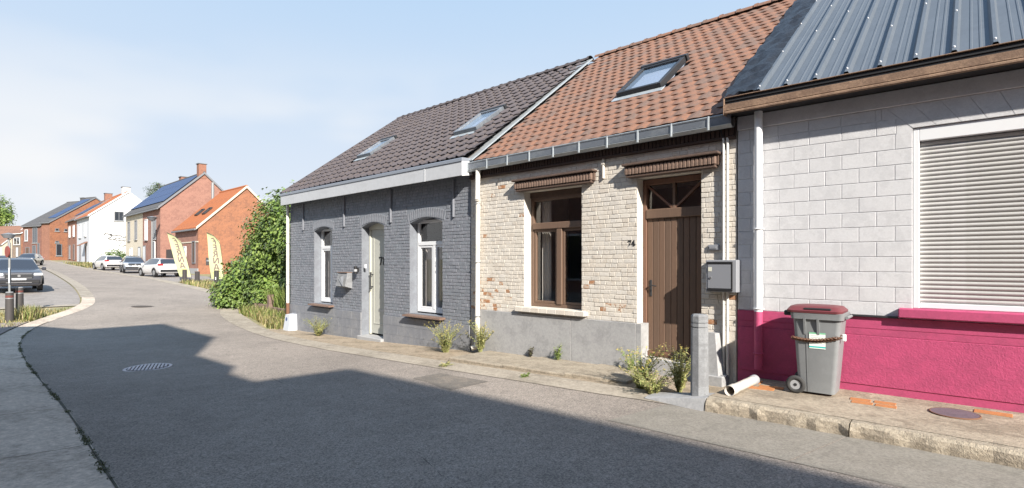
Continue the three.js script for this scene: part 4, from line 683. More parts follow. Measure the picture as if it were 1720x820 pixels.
// ------------------------------------------------------------------ the houses behind the camera that shade the road
function streetFront(name, label, outline, z0, z1, m, wins) {
  const h = thing(name, label, 'house', [0, 0, 0], 0, 'houses on the shaded side of the street');
  part('wall', extrudeZ(outline, z0, z1), m, h);
  const xs = outline.map((p) => p[0]), a = Math.min(...xs), b = Math.max(...xs); part('plinth', box(a + .02, b - .02, -.3, .55, z0 - .04, z0 - .003), M.blueStone, h);
  const tops = outline.filter(([x, y]) => y > 1); for (let i = 0; i + 1 < tops.length; i++) { const [xa, ya] = tops[i], [xb, yb] = tops[i + 1]; if (Math.abs(xb - xa) < .4) continue; const L = Math.hypot(xb - xa, yb - ya), g = box(-L / 2, L / 2, .003, .06, z0 - .02, z1 + .05); g.rotateZ(Math.atan2(yb - ya, xb - xa)); g.translate((xa + xb) / 2, (ya + yb) / 2, 0); part('roof_edge', g, M.farGreyRoof, h); }
  for (const [x, y, w, ht, st] of wins) { const g = new THREE.Group(); g.name = st === 'door' ? 'door' : 'window'; g.position.set(x, y, z0); g.rotation.y = Math.PI; h.add(g); part('frame', frame(-w / 2, w / 2, 0, ht, .08, .003, .06), M.white, g); part(st === 'door' ? 'leaf' : 'pane', box(-w / 2 + .08, w / 2 - .08, .08, ht - .08, .003, .03), st === 'door' ? M.doorWood : M.darkGlass, g); }
}
streetFront('tall_brick_house', 'tall red brick house on the shaded side with sloping gable end', [[1.6, -.6], [30, -.6], [30, 9.45], [5.4, 9.05], [1.6, 6.66]], 8.6, 17, M.farBrick, [[7, 1, 1.2, 2, ''], [10, 1, 1.2, 2, ''], [13, .2, 1.1, 2.6, 'door'], [16, 1, 1.2, 2, ''], [7, 5, 1.2, 1.9, ''], [10, 5, 1.2, 1.9, ''], [13, 5, 1.2, 1.9, ''], [16, 5, 1.2, 1.9, ''], [3.6, 1, 1.2, 2, '']]);
streetFront('linking_house', 'lower brick link between two taller houses on the shaded side', [[-1.62, -.6], [1.58, -.6], [1.58, 6.66], [.6, 6.66], [.6, 7.2], [-1.62, 7.2]], 8.62, 15, M.farBrickBrown, [[-.6, .1, 1.1, 2.5, 'door'], [.8, 1, .9, 1.6, '']]);
streetFront('gabled_brick_house', 'brick house with a long sloping roof on the shaded side', [[-15.4, -.7], [-1.66, -.7], [-1.66, 9.36], [-6.65, 9.2], [-11.7, 5.82], [-15.4, 4.6]], 8.6, 16, M.farBrickPink, [[-4, 1, 1.3, 2, ''], [-7, 1, 1.3, 2, ''], [-9.5, .0, 1.1, 2.5, 'door'], [-12.5, 1, 1.2, 1.8, ''], [-4, 4.8, 1.3, 1.9, ''], [-7, 4.8, 1.3, 1.9, '']]);

// ------------------------------------------------------------------ cars
function carGeo(st, W) {                                       // st: stations [x, yb, yBelt, yTop, half width at belt, half width at top]
  const ring = ([x, yb, yl, yt, wb, wt]) => [[x, yb, 0], [x, yb, wb * .86], [x, yb + .10, wb * .97], [x, lerp(yb, yl, .55), wb], [x, yl - .02, wb * .985], [x, yl, wb * .955], [x, lerp(yl, yt, .93), wt], [x, yt, wt * .86], [x, yt + .012, 0]];
  return st.map(ring);
}
function buildCar(o) {
  const h = thing('parked_car', o.label, 'car', o.pos, o.turn, 'cars parked along the street');
  const R = carGeo(o.st), body = [], glass = [], add = (T, a, b, c, d) => { T.push(...quad(a, b, c, d)); const m = (p) => [p[0], p[1], -p[2]]; T.push(...quad(m(d), m(c), m(b), m(a))); };
  for (let i = 0; i + 1 < R.length; i++) for (let j = 0; j < 8; j++) { const g = o.glass(i, j) ? glass : body; add(g, R[i][j], R[i + 1][j], R[i + 1][j + 1], R[i][j + 1]); }
  for (const [q, f] of [[R[0], 1], [R[R.length - 1], 0]]) for (let j = 0; j < 8; j++) { const a = q[j], b = q[j + 1], a2 = [a[0], a[1], -a[2]], b2 = [b[0], b[1], -b[2]]; body.push(...(f ? quad(a, b, b2, a2) : quad(a2, b2, b, a))); }
  const B = part('body', mergeSmooth3(soup(body)), o.paint, h); if (glass.length) part('windows', mergeSmooth3(soup(glass)), M.darkGlass, h);
  const W = o.w / 2, n = o.st.length, L0 = o.st[0][0], L1 = o.st[n - 1][0];
  for (const x of o.axles) for (const s of [-1, 1]) {
    const wh = new THREE.Group(); wh.name = 'wheel'; wh.position.set(x, o.wr, s * (W - .10)); h.add(wh);
    const ty = new THREE.CylinderGeometry(o.wr, o.wr, .2, 24).rotateX(Math.PI / 2); part('tyre', metreUV(ty), M.black, wh);
    part('rim', metreUV(new THREE.CylinderGeometry(o.wr * .66, o.wr * .66, .21, 20).rotateX(Math.PI / 2)), M.steel, wh);
    for (let k = 0; k < 5; k++) { const g = box(-.045, .045, .05, o.wr * .64, s > 0 ? .105 : -.118, s > 0 ? .118 : -.105); g.rotateZ(k * Math.PI * .4); part('spoke', g, M.galv, wh); }
    part('wheel_arch', metreUV(new THREE.TorusGeometry(o.wr + .035, .045, 6, 20, Math.PI).translate(x, o.wr, s * (W - .005))), o.arch ?? M.black, h);
  }
  const yb = o.st[0][1];
  part('front_bumper', box(L1 - .18, L1 + .03, yb + .02, yb + .2, -W * .82, W * .82, .03), M.black, h); part('rear_bumper', box(L0 - .03, L0 + .16, yb + .02, yb + .22, -W * .82, W * .82, .03), M.black, h);
  part('grille', box(L1 - .05, L1 + .035, yb + .30, yb + .48, -W * .55, W * .55, .015), M.darkMetal, h); part('number_plate', box(L1 + .036, L1 + .045, yb + .2, yb + .3, -.26, .26), M.white, h); part('number_plate', box(L0 - .045, L0 - .032, yb + .38, yb + .49, -.26, .26), M.white, h);
  for (const s of [-1, 1]) { part('headlight', box(L1 - .26, L1 + .02, yb + .40, yb + .53, s > 0 ? W * .58 : -W * .95, s > 0 ? W * .95 : -W * .58, .03), M.lampGlass ?? (M.lampGlass = mat([.6, .62, .65], { roughness: .1, clearcoat: 1 })), h); part('tail_light', box(L0 - .025, L0 + .2, yb + .52, yb + .68, s > 0 ? W * .58 : -W * .97, s > 0 ? W * .97 : -W * .58, .03), M.tailRed ?? (M.tailRed = mat([.30, .012, .012], { roughness: .2, clearcoat: 1 })), h); part('mirror', box(o.mir - .07, o.mir + .07, o.belt - .02, o.belt + .13, s > 0 ? W + .02 : -W - .2, s > 0 ? W + .2 : -W - .02, .03), o.paint, h); }
  for (const y of o.chrome ?? []) part('grille_bar', box(L1 + .035, L1 + .047, y, y + .025, -W * .5, W * .5), M.steel, h);
  if (o.badge) part('badge', metreUV(new THREE.CylinderGeometry(.06, .06, .02, 12).rotateZ(Math.PI / 2).translate(L1 + .05, yb + .40, 0)), M.steel, h);
  return h;
}
function mergeSmooth3(g) { const p = g.attributes.position, N = g.attributes.normal, n = new Map(), old = [], key = (i) => `${p.getX(i).toFixed(3)},${p.getY(i).toFixed(3)},${p.getZ(i).toFixed(3)}`; for (let i = 0; i < p.count; i++) { const v = new THREE.Vector3().fromBufferAttribute(N, i); old.push(v); const k = key(i); if (!n.has(k)) n.set(k, []); n.get(k).push(v); } for (let i = 0; i < p.count; i++) { const v = new THREE.Vector3(); for (const w of n.get(key(i))) if (w.dot(old[i]) > .75) v.add(w); v.normalize(); N.setXYZ(i, v.x, v.y, v.z); } return g; }
const paint = (c, m = .2) => mat(c, { roughness: .35, metalness: m, clearcoat: 1, clearcoatRoughness: .06 });
// stations run from the tail (-x) to the nose (+x)
const HATCH = [[-2.12, .34, .80, .86, .74, .60], [-2.08, .30, .93, 1.0, .84, .70], [-1.72, .26, .98, 1.38, .88, .60], [-1.2, .24, .97, 1.44, .89, .60], [-.5, .22, .95, 1.47, .89, .61], [.15, .22, .93, 1.45, .89, .61], [.55, .22, .92, 1.36, .89, .60], [1.18, .22, .90, .96, .88, .76], [1.75, .24, .82, .88, .86, .72], [2.08, .28, .72, .77, .80, .64], [2.16, .34, .60, .64, .70, .56]];
const SUV = [[-2.3, .38, .92, .98, .80, .64], [-2.26, .32, 1.06, 1.12, .90, .74], [-2.0, .28, 1.12, 1.56, .92, .66], [-1.3, .26, 1.10, 1.65, .925, .67], [-.4, .25, 1.08, 1.67, .925, .67], [.35, .25, 1.06, 1.64, .925, .66], [.62, .25, 1.05, 1.56, .925, .65], [1.15, .25, 1.04, 1.12, .92, .80], [1.85, .26, .98, 1.04, .90, .78], [2.2, .30, .88, .95, .86, .72], [2.3, .36, .70, .76, .80, .66]];
const hg = (i, j) => ((i >= 2 && i <= 6) && j === 5) || (i === 1 && j >= 6) || (i === 6 && j >= 6);
const sg2 = (i, j) => ((i >= 2 && i <= 6) && j === 5) || (i === 1 && j >= 6) || (i === 6 && j >= 6);
const P_WHITE = paint([.60, .60, .61], 0), P_SILVER = paint([.20, .225, .27], .4), P_DARK = paint([.042, .044, .056], .2), P_BLACK = paint([.025, .03, .042], .3);
buildCar({ label: 'dark grey suv facing the camera in the paved parking bay', pos: [-37.6, H(-37) + .03, 4.95], turn: -.02, st: SUV, glass: sg2, paint: P_DARK, w: 1.86, wr: .35, axles: [-1.38, 1.38], mir: .72, belt: 1.06, chrome: [.66, .86, .44], badge: true });
buildCar({ label: 'white hatchback parked nose away before the brick cottage', pos: [-50.6, H(-50) + .02, -4.55], turn: Math.PI + .12, st: HATCH, glass: hg, paint: P_WHITE, w: 1.78, wr: .32, axles: [-1.3, 1.32], mir: .6, belt: .93 });
buildCar({ label: 'silver blue hatchback parked facing the white hatchback', pos: [-59.6, H(-59.6) + .02, -4.6], turn: -.12, st: HATCH, glass: hg, paint: P_SILVER, w: 1.78, wr: .32, axles: [-1.3, 1.32], mir: .6, belt: .93, badge: true });
buildCar({ label: 'white hatchback parked farthest along the forecourt by the hedge', pos: [-68.6, H(-68) + .02, -4.3], turn: Math.PI + .1, st: HATCH, glass: hg, paint: P_WHITE, w: 1.78, wr: .32, axles: [-1.3, 1.32], mir: .6, belt: .93 });
buildCar({ label: 'dark car half hidden behind the parked white hatchback', pos: [-72.5, H(-72) + .02, -7.2], turn: -.1, st: HATCH, glass: hg, paint: P_BLACK, w: 1.78, wr: .32, axles: [-1.3, 1.32], mir: .6, belt: .93 });
buildCar({ label: 'dark car parked by the kerb beyond the paved bay', pos: [-88, H(-88) + .02, .15], turn: -.35, st: HATCH, glass: hg, paint: P_BLACK, w: 1.78, wr: .32, axles: [-1.3, 1.32], mir: .6, belt: .93 });
buildCar({ label: 'black car mostly hidden behind the dark grey suv', pos: [-62, H(-62) + .03, 4.3], turn: 0, st: HATCH, glass: hg, paint: P_BLACK, w: 1.78, wr: .32, axles: [-1.3, 1.32], mir: .6, belt: .93 });

// ------------------------------------------------------------------ wheelie bin
{
  const t = thing('wheelie_bin', 'grey wheelie bin with dark red lid and rusty chain round it', 'bin', [-1.72, .13, .34], .06);
  const hw = .235, B = [[-.20, -.16], [.19, -.16], [.19, .16], [-.20, .16]], loop = (y, l0, l1, w, r) => { const p = []; for (const [cx, cz, a0] of [[l1 - r, w - r, 0], [l0 + r, w - r, 1], [l0 + r, -w + r, 2], [l1 - r, -w + r, 3]]) for (let k = 0; k <= 4; k++) { const a = (a0 + k / 4) * Math.PI / 2; p.push([cx + Math.cos(a) * r, y, cz + Math.sin(a) * r]); } return p; };
  const rings = [loop(.03, -.19, .19, .185, .045), loop(.25, -.205, .21, .195, .05), loop(.80, -.235, .25, .222, .05), loop(.93, -.245, .262, .23, .05)], tr = [];
  for (let k = 0; k + 1 < rings.length; k++) for (let i = 0; i < 20; i++) tr.push(...quad(rings[k][(i + 1) % 20], rings[k][i], rings[k + 1][i], rings[k + 1][(i + 1) % 20]));
  for (let i = 1; i < 19; i++) tr.push([rings[0][0], rings[0][i], rings[0][i + 1]]);
  part('body', mergeSmooth3(soup(tr)), M.binGrey, t);
  const rim = []; const r1 = [loop(.90, -.262, .285, .25, .05), loop(.975, -.27, .295, .258, .05), loop(.98, -.25, .275, .24, .04)]; for (let k = 0; k < 2; k++) for (let i = 0; i < 20; i++) rim.push(...quad(r1[k][(i + 1) % 20], r1[k][i], r1[k + 1][i], r1[k + 1][(i + 1) % 20])); part('rim', mergeSmooth3(soup(rim)), M.binGrey, t);
  for (const x of [-.11, .03]) part('rib', soup([...quad([x - .012, .72, .225], [x + .012, .72, .225], [x + .012, .91, .262], [x - .012, .91, .262]), ...quad([x + .012, .72, .225], [x + .012, .72, .205], [x + .012, .91, .225], [x + .012, .91, .262]), ...quad([x - .012, .72, .205], [x - .012, .72, .225], [x - .012, .91, .262], [x - .012, .91, .225])]), M.binGrey, t);
  part('side_seam', soup([...quad([-.085, .04, .187], [-.075, .04, .187], [-.085, .72, .2215], [-.095, .72, .2215])].map((q) => q.map(([x, y, z]) => [x, y, z + .004]))), M.binGrey, t);
  const lid = []; const Ld = [loop(.975, -.30, .27, .262, .06), loop(1.0, -.31, .275, .268, .06), loop(1.045, -.28, .235, .225, .07), loop(1.058, -.19, .16, .14, .07)]; for (let k = 0; k < 3; k++) for (let i = 0; i < 20; i++) lid.push(...quad(Ld[k][(i + 1) % 20], Ld[k][i], Ld[k + 1][i], Ld[k + 1][(i + 1) % 20])); for (let i = 1; i < 19; i++) lid.push([Ld[3][0], Ld[3][i + 1], Ld[3][i]]); const LD = part('lid', mergeSmooth3(soup(lid)), M.binLid, t);
  part('lid_slot', box(-.12, .17, 1.005, 1.035, .225, .262, .01), M.black, LD); part('hinge_bar', bar([-.325, .95, -.2], [-.325, .95, .2], .02, 8), M.darkMetal, t); for (const z of [-.19, .19]) part('hinge', box(-.34, -.24, .93, .99, z - .025, z + .025, .01), M.darkMetal, t); part('handle', bar([.31, .93, -.16], [.31, .93, .16], .018, 8), M.binGrey, t);
  for (const s of [-1, 1]) { const w = new THREE.Group(); w.name = 'wheel'; w.position.set(-.21, .105, s * .215); t.add(w); part('tyre', metreUV(new THREE.TorusGeometry(.08, .028, 10, 24)), M.blackTyre ?? (M.blackTyre = mat([.04, .04, .04], {})), w); part('hub', metreUV(new THREE.CylinderGeometry(.06, .06, .03, 18).rotateX(Math.PI / 2)), M.boxPale, w); part('hub_cap', metreUV(new THREE.CylinderGeometry(.018, .018, .04, 10).rotateX(Math.PI / 2)), M.darkMetal, w); }
  part('axle', bar([-.21, .105, -.22], [-.21, .105, .22], .012, 8), M.darkMetal, t);
  const chainGeo = new THREE.TorusGeometry(.02, .006, 6, 10), ch = new THREE.Group();
  const path = loop(0, -.245, .252, .232, .05); const cl = []; for (let i = 10; i !== 3; i = (i + 19) % 20) { } 
  const pts = []; for (let k = 0; k <= 26; k++) { const u = k / 26, x = lerp(-.235, .22, u); pts.push([x, .665 - .03 * Math.sin(Math.PI * u) + u * .03, .232]); } pts.push([.25, .70, .20], [.262, .71, .16]);
  part('chain', merge(pts.map((p, k) => { const g = chainGeo.clone(); g.rotateX(k % 2 ? 1.2 : .25); g.translate(...p); return metreUV(g); })), M.rust, t);
  part('padlock', merge([box(.262, .302, .66, .74, .13, .17, .006)]), M.white, t);
  const cv = document.createElement('canvas'); cv.width = 128; cv.height = 144; const x = cv.getContext('2d'); x.fillStyle = '#e9efe9'; x.fillRect(0, 0, 128, 144); x.fillStyle = '#7fbf9a'; x.fillRect(0, 0, 128, 14); x.fillStyle = '#3fb8b4'; x.fillRect(0, 122, 128, 14); x.fillStyle = '#b9c4be'; for (let k = 0; k < 5; k++) x.fillRect(10, 26 + k * 16, 60 + (k * 37) % 45, 5); const tx = new THREE.CanvasTexture(cv); tx.colorSpace = THREE.SRGBColorSpace;
  const stk = new THREE.PlaneGeometry(.17, .19); stk.rotateX(.049); stk.translate(.02, .65, .2195); part('sticker', stk, new THREE.MeshStandardMaterial({ map: tx, roughness: .5 }), t);
}

// ------------------------------------------------------------------ small street things
{ // hexagonal bollard
  const t = thing('stone_bollard', 'grey octagonal stone bollard with two grooves near its top', 'bollard', [-2.79, .05, 1.29], .3);
  const ringG = (y0, y1, r0, r1) => { const g = new THREE.CylinderGeometry(r1, r0, y1 - y0, 8).translate(0, (y0 + y1) / 2, 0).toNonIndexed(); g.computeVertexNormals(); return metreUV(g); };
  part('shaft', ringG(-.1, .86, .108, .10), M.bollard, t); part('ring', ringG(.872, .915, .10, .10), M.bollard, t); part('groove', ringG(.86, .872, .088, .088), M.bollard, t); part('groove', ringG(.915, .925, .088, .088), M.bollard, t); part('cap', merge([ringG(.925, 1.0, .10, .10), ringG(1.0, 1.02, .10, .085)]), M.bollard, t);
}
{ const t = thing('mailbox', 'grey metal mailbox with dark lid edges beside the brown door', 'mailbox', [-2.985, 1.285, .0]);
  part('case', box(-.22, .21, 0, .45, .0, .145, .006), M.boxSide ?? (M.boxSide = mat([.25, .26, .285], { roughness: .5 })), t); part('door_panel', box(-.19, .14, .05, .39, .146, .155, .004), M.boxGrey, t); part('edge', box(-.2, .16, .395, .425, .146, .162, .003), M.black, t); part('edge', box(-.2, .16, .018, .045, .146, .162, .003), M.black, t); part('edge', box(.142, .16, .046, .394, .146, .158, .002), M.black, t); part('lock', metreUV(new THREE.CylinderGeometry(.016, .016, .012, 10).rotateX(Math.PI / 2).translate(-.145, .2, .16)), M.steel, t); part('name_tag', box(-.18, -.13, .29, .35, .1555, .159), M.sageLight, t); }
{ const t = thing('mailbox', 'dark wall mailbox with folded flap beside the grey house door', 'mailbox', [-13.28, 1.0, .0]);
  part('case', extrudeX([[0, .0], [.22, .06], [.14, .42], [0, .42]], -.24, .24), M.bollard, t); part('top_panel', box(-.25, .25, .421, .44, 0, .17, .004), M.sillBrown, t); part('flap', soup([...quad([-.16, .26, .19], [.2, .06, .26], [.2, .36, .22], [.0, .32, .22]), ...quad([.0, .32, .215], [.2, .36, .215], [.2, .06, .255], [-.16, .26, .185])]), M.boxPale, t); }
{ const t = thing('wall_lamp', 'small black cylinder lamp on the grey painted wall', 'lamp', [-12.72, 1.42, 0]); part('body', merge([metreUV(new THREE.CylinderGeometry(.045, .045, .2, 12).translate(0, .08, .09)), box(-.03, .03, .04, .14, 0, .05)]), M.black, t); part('lens', metreUV(new THREE.CylinderGeometry(.046, .046, .06, 12).translate(0, .07, .09)), M.boxPale, t); }
{ const t = thing('pvc_drainpipe', 'loose white plastic drainpipe end lying on the raised pavement', 'pipe', [-2.44, .19, .84]); const L = .40; const shell = (ro, ri, z0, z1) => { const g = new THREE.LatheGeometry([[ri, z0], [ro, z0], [ro, z1], [ri, z1], [ri, z0]].map(([x, y]) => new THREE.Vector2(x, y)), 20); g.rotateX(Math.PI / 2); return metreUV(g); }; part('tube', shell(.056, .048, -L, L), M.pvc, t); part('collar', shell(.064, .056, .29, .42), M.pvc, t); part('collar', shell(.064, .054, -.42, -.33), M.boxPale, t); }
{ const t = thing('round_cover', 'round steel inspection cover set in the raised pavement', 'cover', [-.45, .131, .42]); part('plate', metreUV(new THREE.CylinderGeometry(.2, .2, .012, 28).translate(0, .006, 0)), M.coverMetal, t); part('ring', metreUV(new THREE.TorusGeometry(.205, .01, 6, 32).rotateX(Math.PI / 2).translate(0, .004, 0)), M.rust, t); }
function manhole(x, z, r, label, iron = M.castIron) { const t = thing('manhole_cover', label, 'manhole cover', [x, H(x) + .004, z], 1.25); t.rotation.z = 0; part('ring', metreUV(new THREE.TorusGeometry(r - .03, .03, 8, 48).rotateX(Math.PI / 2).scale(1, .35, 1)), iron, t); part('plate', metreUV(new THREE.CylinderGeometry(r - .04, r - .04, .006, 40)), M.postDark, t); const n = 11; for (let k = 0; k < n; k++) { const u = -r + .08 + (2 * r - .16) * (k + .5) / n, L = Math.sqrt(Math.max(.0, (r - .07) ** 2 - u * u)); if (L > .03) part('rib', box(u - .019, u + .019, .003, .022, -L, L, .004), iron, t); } return t; }
manhole(-12.08, 4.89, .40, 'pale ribbed round manhole cover in the shaded road').rotation.x = .02; manhole(-27.2, 1.68, .42, 'dark manhole cover in the sunlit road near the bend', M.darkIron ?? (M.darkIron = mat([.085, .075, .07], {}))).rotation.x = -.04;
// bollards and sign post on the left
for (const [x, z, hgt] of [[-24.73, 6.01, .98], [-26.6, 5.62, .98]]) { const t = thing('road_bollard', z > 5.8 ? 'black road bollard with red bands standing by the sign post' : 'black road bollard with red bands set back toward the parking bay', 'bollard', [x, H(x), z]); part('post', metreUV(new THREE.CylinderGeometry(.105, .12, hgt, 14).translate(0, hgt / 2, 0)), M.postDark, t); part('top', metreUV(new THREE.CylinderGeometry(.09, .105, .03, 14).translate(0, hgt + .015, 0)), M.bollard, t); part('red_band', metreUV(new THREE.CylinderGeometry(.108, .109, .07, 14).translate(0, hgt - .13, 0)), M.bandRed ?? (M.bandRed = mat([.13, .04, .035], {})), t); part('white_band', metreUV(new THREE.CylinderGeometry(.108, .109, .03, 14).translate(0, hgt - .19, 0)), M.galv, t); }
{ const t = thing('sign_post', 'steel post carrying a round red traffic sign seen edge on', 'sign', [-26.0, H(-26.0), 5.93], .22); part('post', metreUV(new THREE.CylinderGeometry(.035, .035, 2.65, 10).translate(0, 1.32, 0)), M.galv, t); part('sign_plate', metreUV(new THREE.CylinderGeometry(.2, .2, .03, 24).rotateX(Math.PI / 2).translate(0, 2.32, .06)), M.redPaint, t); part('plate', box(.06, .12, 1.2, 1.75, .03, .05, .004), M.white, t); }
{ const t = thing('street_lamp', 'street lamp on a slim post beyond the sign post', 'street lamp', [-45.5, H(-45.5), 4.72]); const p = part('post', bar([0, -.2, 0], [0, 2.75, 0], .05, 8), M.galv, t); part('lamp_head', metreUV(new THREE.CylinderGeometry(.36, .22, .22, 14).translate(0, 2.86, 0)), M.shutterGrey, t); part('lamp_cap', metreUV(new THREE.ConeGeometry(.38, .12, 14).translate(0, 3.03, 0)), M.galv, t); }
{ const t = thing('street_lamp', 'street lamp on a grey post before the brick and cream house', 'street lamp', [-64.4, H(-64.4), -7.2]); part('post', bar([0, -.2, 0], [0, 5.15, 0], .07, 8), M.galv, t); part('lamp_head', metreUV(new THREE.CylinderGeometry(.5, .22, .32, 14).translate(0, 5.3, 0)), M.shutterGrey, t); part('lamp_cap', metreUV(new THREE.ConeGeometry(.54, .14, 14).translate(0, 5.53, 0)), M.galv, t); }
// feather flags: letters stacked, seen from behind
{
  const cv = document.createElement('canvas'); cv.width = 256; cv.height = 1024; const x = cv.getContext('2d'); x.fillStyle = '#e0e4b0'; x.fillRect(0, 0, 256, 1024); x.save(); x.translate(256, 0); x.scale(-1, 1); x.fillStyle = '#8a7674'; x.font = 'bold 185px sans-serif'; x.textAlign = 'center'; 'FERNA'.split('').forEach((c, k) => x.fillText(c, 118, 265 + k * 142)); x.fillStyle = '#b9c25f'; for (let k = 0; k < 4; k++) x.fillRect(40, 850 + k * 30, 120 + (k * 53) % 60, 8); x.restore();
  const tx = new THREE.CanvasTexture(cv); tx.colorSpace = THREE.SRGBColorSpace; const fm = mat([.70, .70, .70], { roughness: .8, transmission: .25, thickness: 0, side: THREE.DoubleSide }); fm.map = tx;
  const flag = (pos, turn, label, lean) => {
    const t = thing('feather_flag', label, 'flag', pos, turn, 'feather flags before the brick cottage'), tr = [], uv = [], pos2 = [], n = 20, m = 6, Hh = 3.15, P = (i, j) => { const v = i / n, u = j / m, left = -.42 + lean * v, w = .82 * Math.pow(clamp((1 - v) / .2, 0, 1), .6); return [left + w * u, .45 + v * Hh, .06 * Math.sin(v * 5 + u * 2.5)]; };
    for (let i = 0; i < n; i++) for (let j = 0; j < m; j++) for (const [a, b] of [[i, j], [i, j + 1], [i + 1, j + 1], [i, j], [i + 1, j + 1], [i + 1, j]]) { pos2.push(...P(a, b)); uv.push(b / m, a / n); }
    const g = new THREE.BufferGeometry(); g.setAttribute('position', new THREE.Float32BufferAttribute(pos2, 3)); g.setAttribute('uv', new THREE.Float32BufferAttribute(uv, 2)); g.computeVertexNormals(); part('cloth', mergeSmooth3(g), fm, t);
    const pp = [[.47, -.3, 0], [.41, .45, 0]]; for (let k = 1; k <= 8; k++) { const q = P(Math.round(k / 8 * n), m); pp.push([q[0] + .01, q[1], q[2]]); } part('pole', tube(pp, .011, 6, 40), M.darkMetal, t); return t; };
  flag([-42.75, .25, -4.25], .75, 'pale yellow feather flag leaning beside the posts, its letters mirrored', -.95); flag([-38.95, .15, -5.1], .75, 'pale yellow feather flag close to the hedge, its letters mirrored', -.35);
}
for (const [x, z, hh, lab] of [[-41.7, -3.9, .85, 'short dark wooden post at the edge of the paved forecourt'], [-38.7, -3.8, .85, 'short dark wooden post in the dry grass between the flags'], [-36.4, -4.2, 1.0, 'dark post with a white reflector beside the hedge']]) { const t = thing('wooden_post', lab, 'post', [x, H(x) - .05, z], .4, 'posts along the verge'); part('shaft', box(-.11, .11, 0, hh, -.11, .11, .02), M.postDark, t); part('cap', box(-.12, .12, hh + .002, hh + .04, -.12, .12, .015), M.oldWood, t); if (hh > .9) part('reflector', box(.02, .1, .45, .62, .112, .12), M.white, t); }
{ const t = thing('letterbox_post', 'dark letterbox on a post before the orange brick gable', 'mailbox', [-46.2, H(-46.2), -7.0], .75); part('post', box(-.06, .06, -.1, 1.15, -.06, .06, .01), M.postDark, t); part('box', box(-.33, .33, 1.0, 1.6, -.2, .2, .02), M.postDark, t); part('flap', box(-.26, .26, 1.3, 1.42, .202, .22, .005), M.boxGrey, t); }
{ const t = thing('low_timber_fence', 'low weathered timber fence rail on a short post in the weeds', 'fence', [-21.0, H(-21), -1.15]); const gy = -.02; part('post', box(-.14, .08, -.2, .85, -.1, .1, .03), M.oldWood, t); part('rail', (() => { const g = box(-1.5, -.15, .22, .45, -.05, .03, .015); g.rotateY(.06); return g; })(), M.oldWood, t); part('rail', (() => { const g = box(.09, 3.6, .18, .38, -.05, .03, .015); g.rotateY(-.06); return g; })(), M.oldWood, t); }
{ const t = thing('utility_box', 'small white utility cabinet at the corner of the grey house', 'cabinet', [-16.43, -.42, .16]); const q = []; const B = [[-.20, 0, -.14], [.20, 0, -.14], [.20, 0, .14], [-.20, 0, .14]], T = [[-.16, .52, -.14], [.16, .52, -.14], [.16, .50, .08], [-.16, .50, .08]]; for (let i = 0; i < 4; i++) { const j = (i + 1) % 4; q.push(...quad(B[j], B[i], T[i], T[j])); } q.push(...quad(T[3], T[2], T[1], T[0])); part('cabinet', soup(q), M.boxWhite ?? (M.boxWhite = mat([.50, .53, .58], { roughness: .5 })), t); part('base', box(-.22, .22, -.1, -.002, -.14, .17, .01), M.bollard, t); part('emblem', metreUV(new THREE.CylinderGeometry(.06, .06, .006, 16).rotateX(Math.PI / 2 - .12).translate(-.05, .36, .098)), mat([.06, .09, .2], {}), t); }

// ------------------------------------------------------------------ plants
function leaves(list, seed, shape = 'leaf') {                  // list: {p:[x,y,z], n:[x,y,z], s, c:[r,g,b]}
  const r = rng(seed), pos = [], nor = [], col = [], v = new THREE.Vector3(), u = new THREE.Vector3(), w = new THREE.Vector3();
  for (const l of list) {
    v.set(...l.n).normalize(); u.set(r() - .5, r() - .5, r() - .5).cross(v); if (u.lengthSq() < 1e-4) u.set(1, 0, 0).cross(v); u.normalize(); w.copy(v).cross(u);
    const s = l.s, wd = s * (l.w ?? .42), bend = -.22 * s, P = [[-.5, 0, 0], [-.1, wd / s, 0], [.5, 0, bend / s], [-.1, -wd / s, 0]].map(([a, b, c]) => [l.p[0] + u.x * a * s + w.x * b * s + v.x * c * s, l.p[1] + u.y * a * s + w.y * b * s + v.y * c * s, l.p[2] + u.z * a * s + w.z * b * s + v.z * c * s]);
    for (const k of [0, 2, 1, 0, 3, 2]) { pos.push(...P[k]); nor.push(v.x, v.y, v.z); col.push(...l.c); }
  }
  const g = new THREE.BufferGeometry(); g.setAttribute('position', new THREE.Float32BufferAttribute(pos, 3)); g.setAttribute('normal', new THREE.Float32BufferAttribute(nor, 3)); g.setAttribute('color', new THREE.Float32BufferAttribute(col, 3)); g.setAttribute('uv', new THREE.Float32BufferAttribute(new Float32Array(pos.length / 3 * 2), 2)); return g;
}
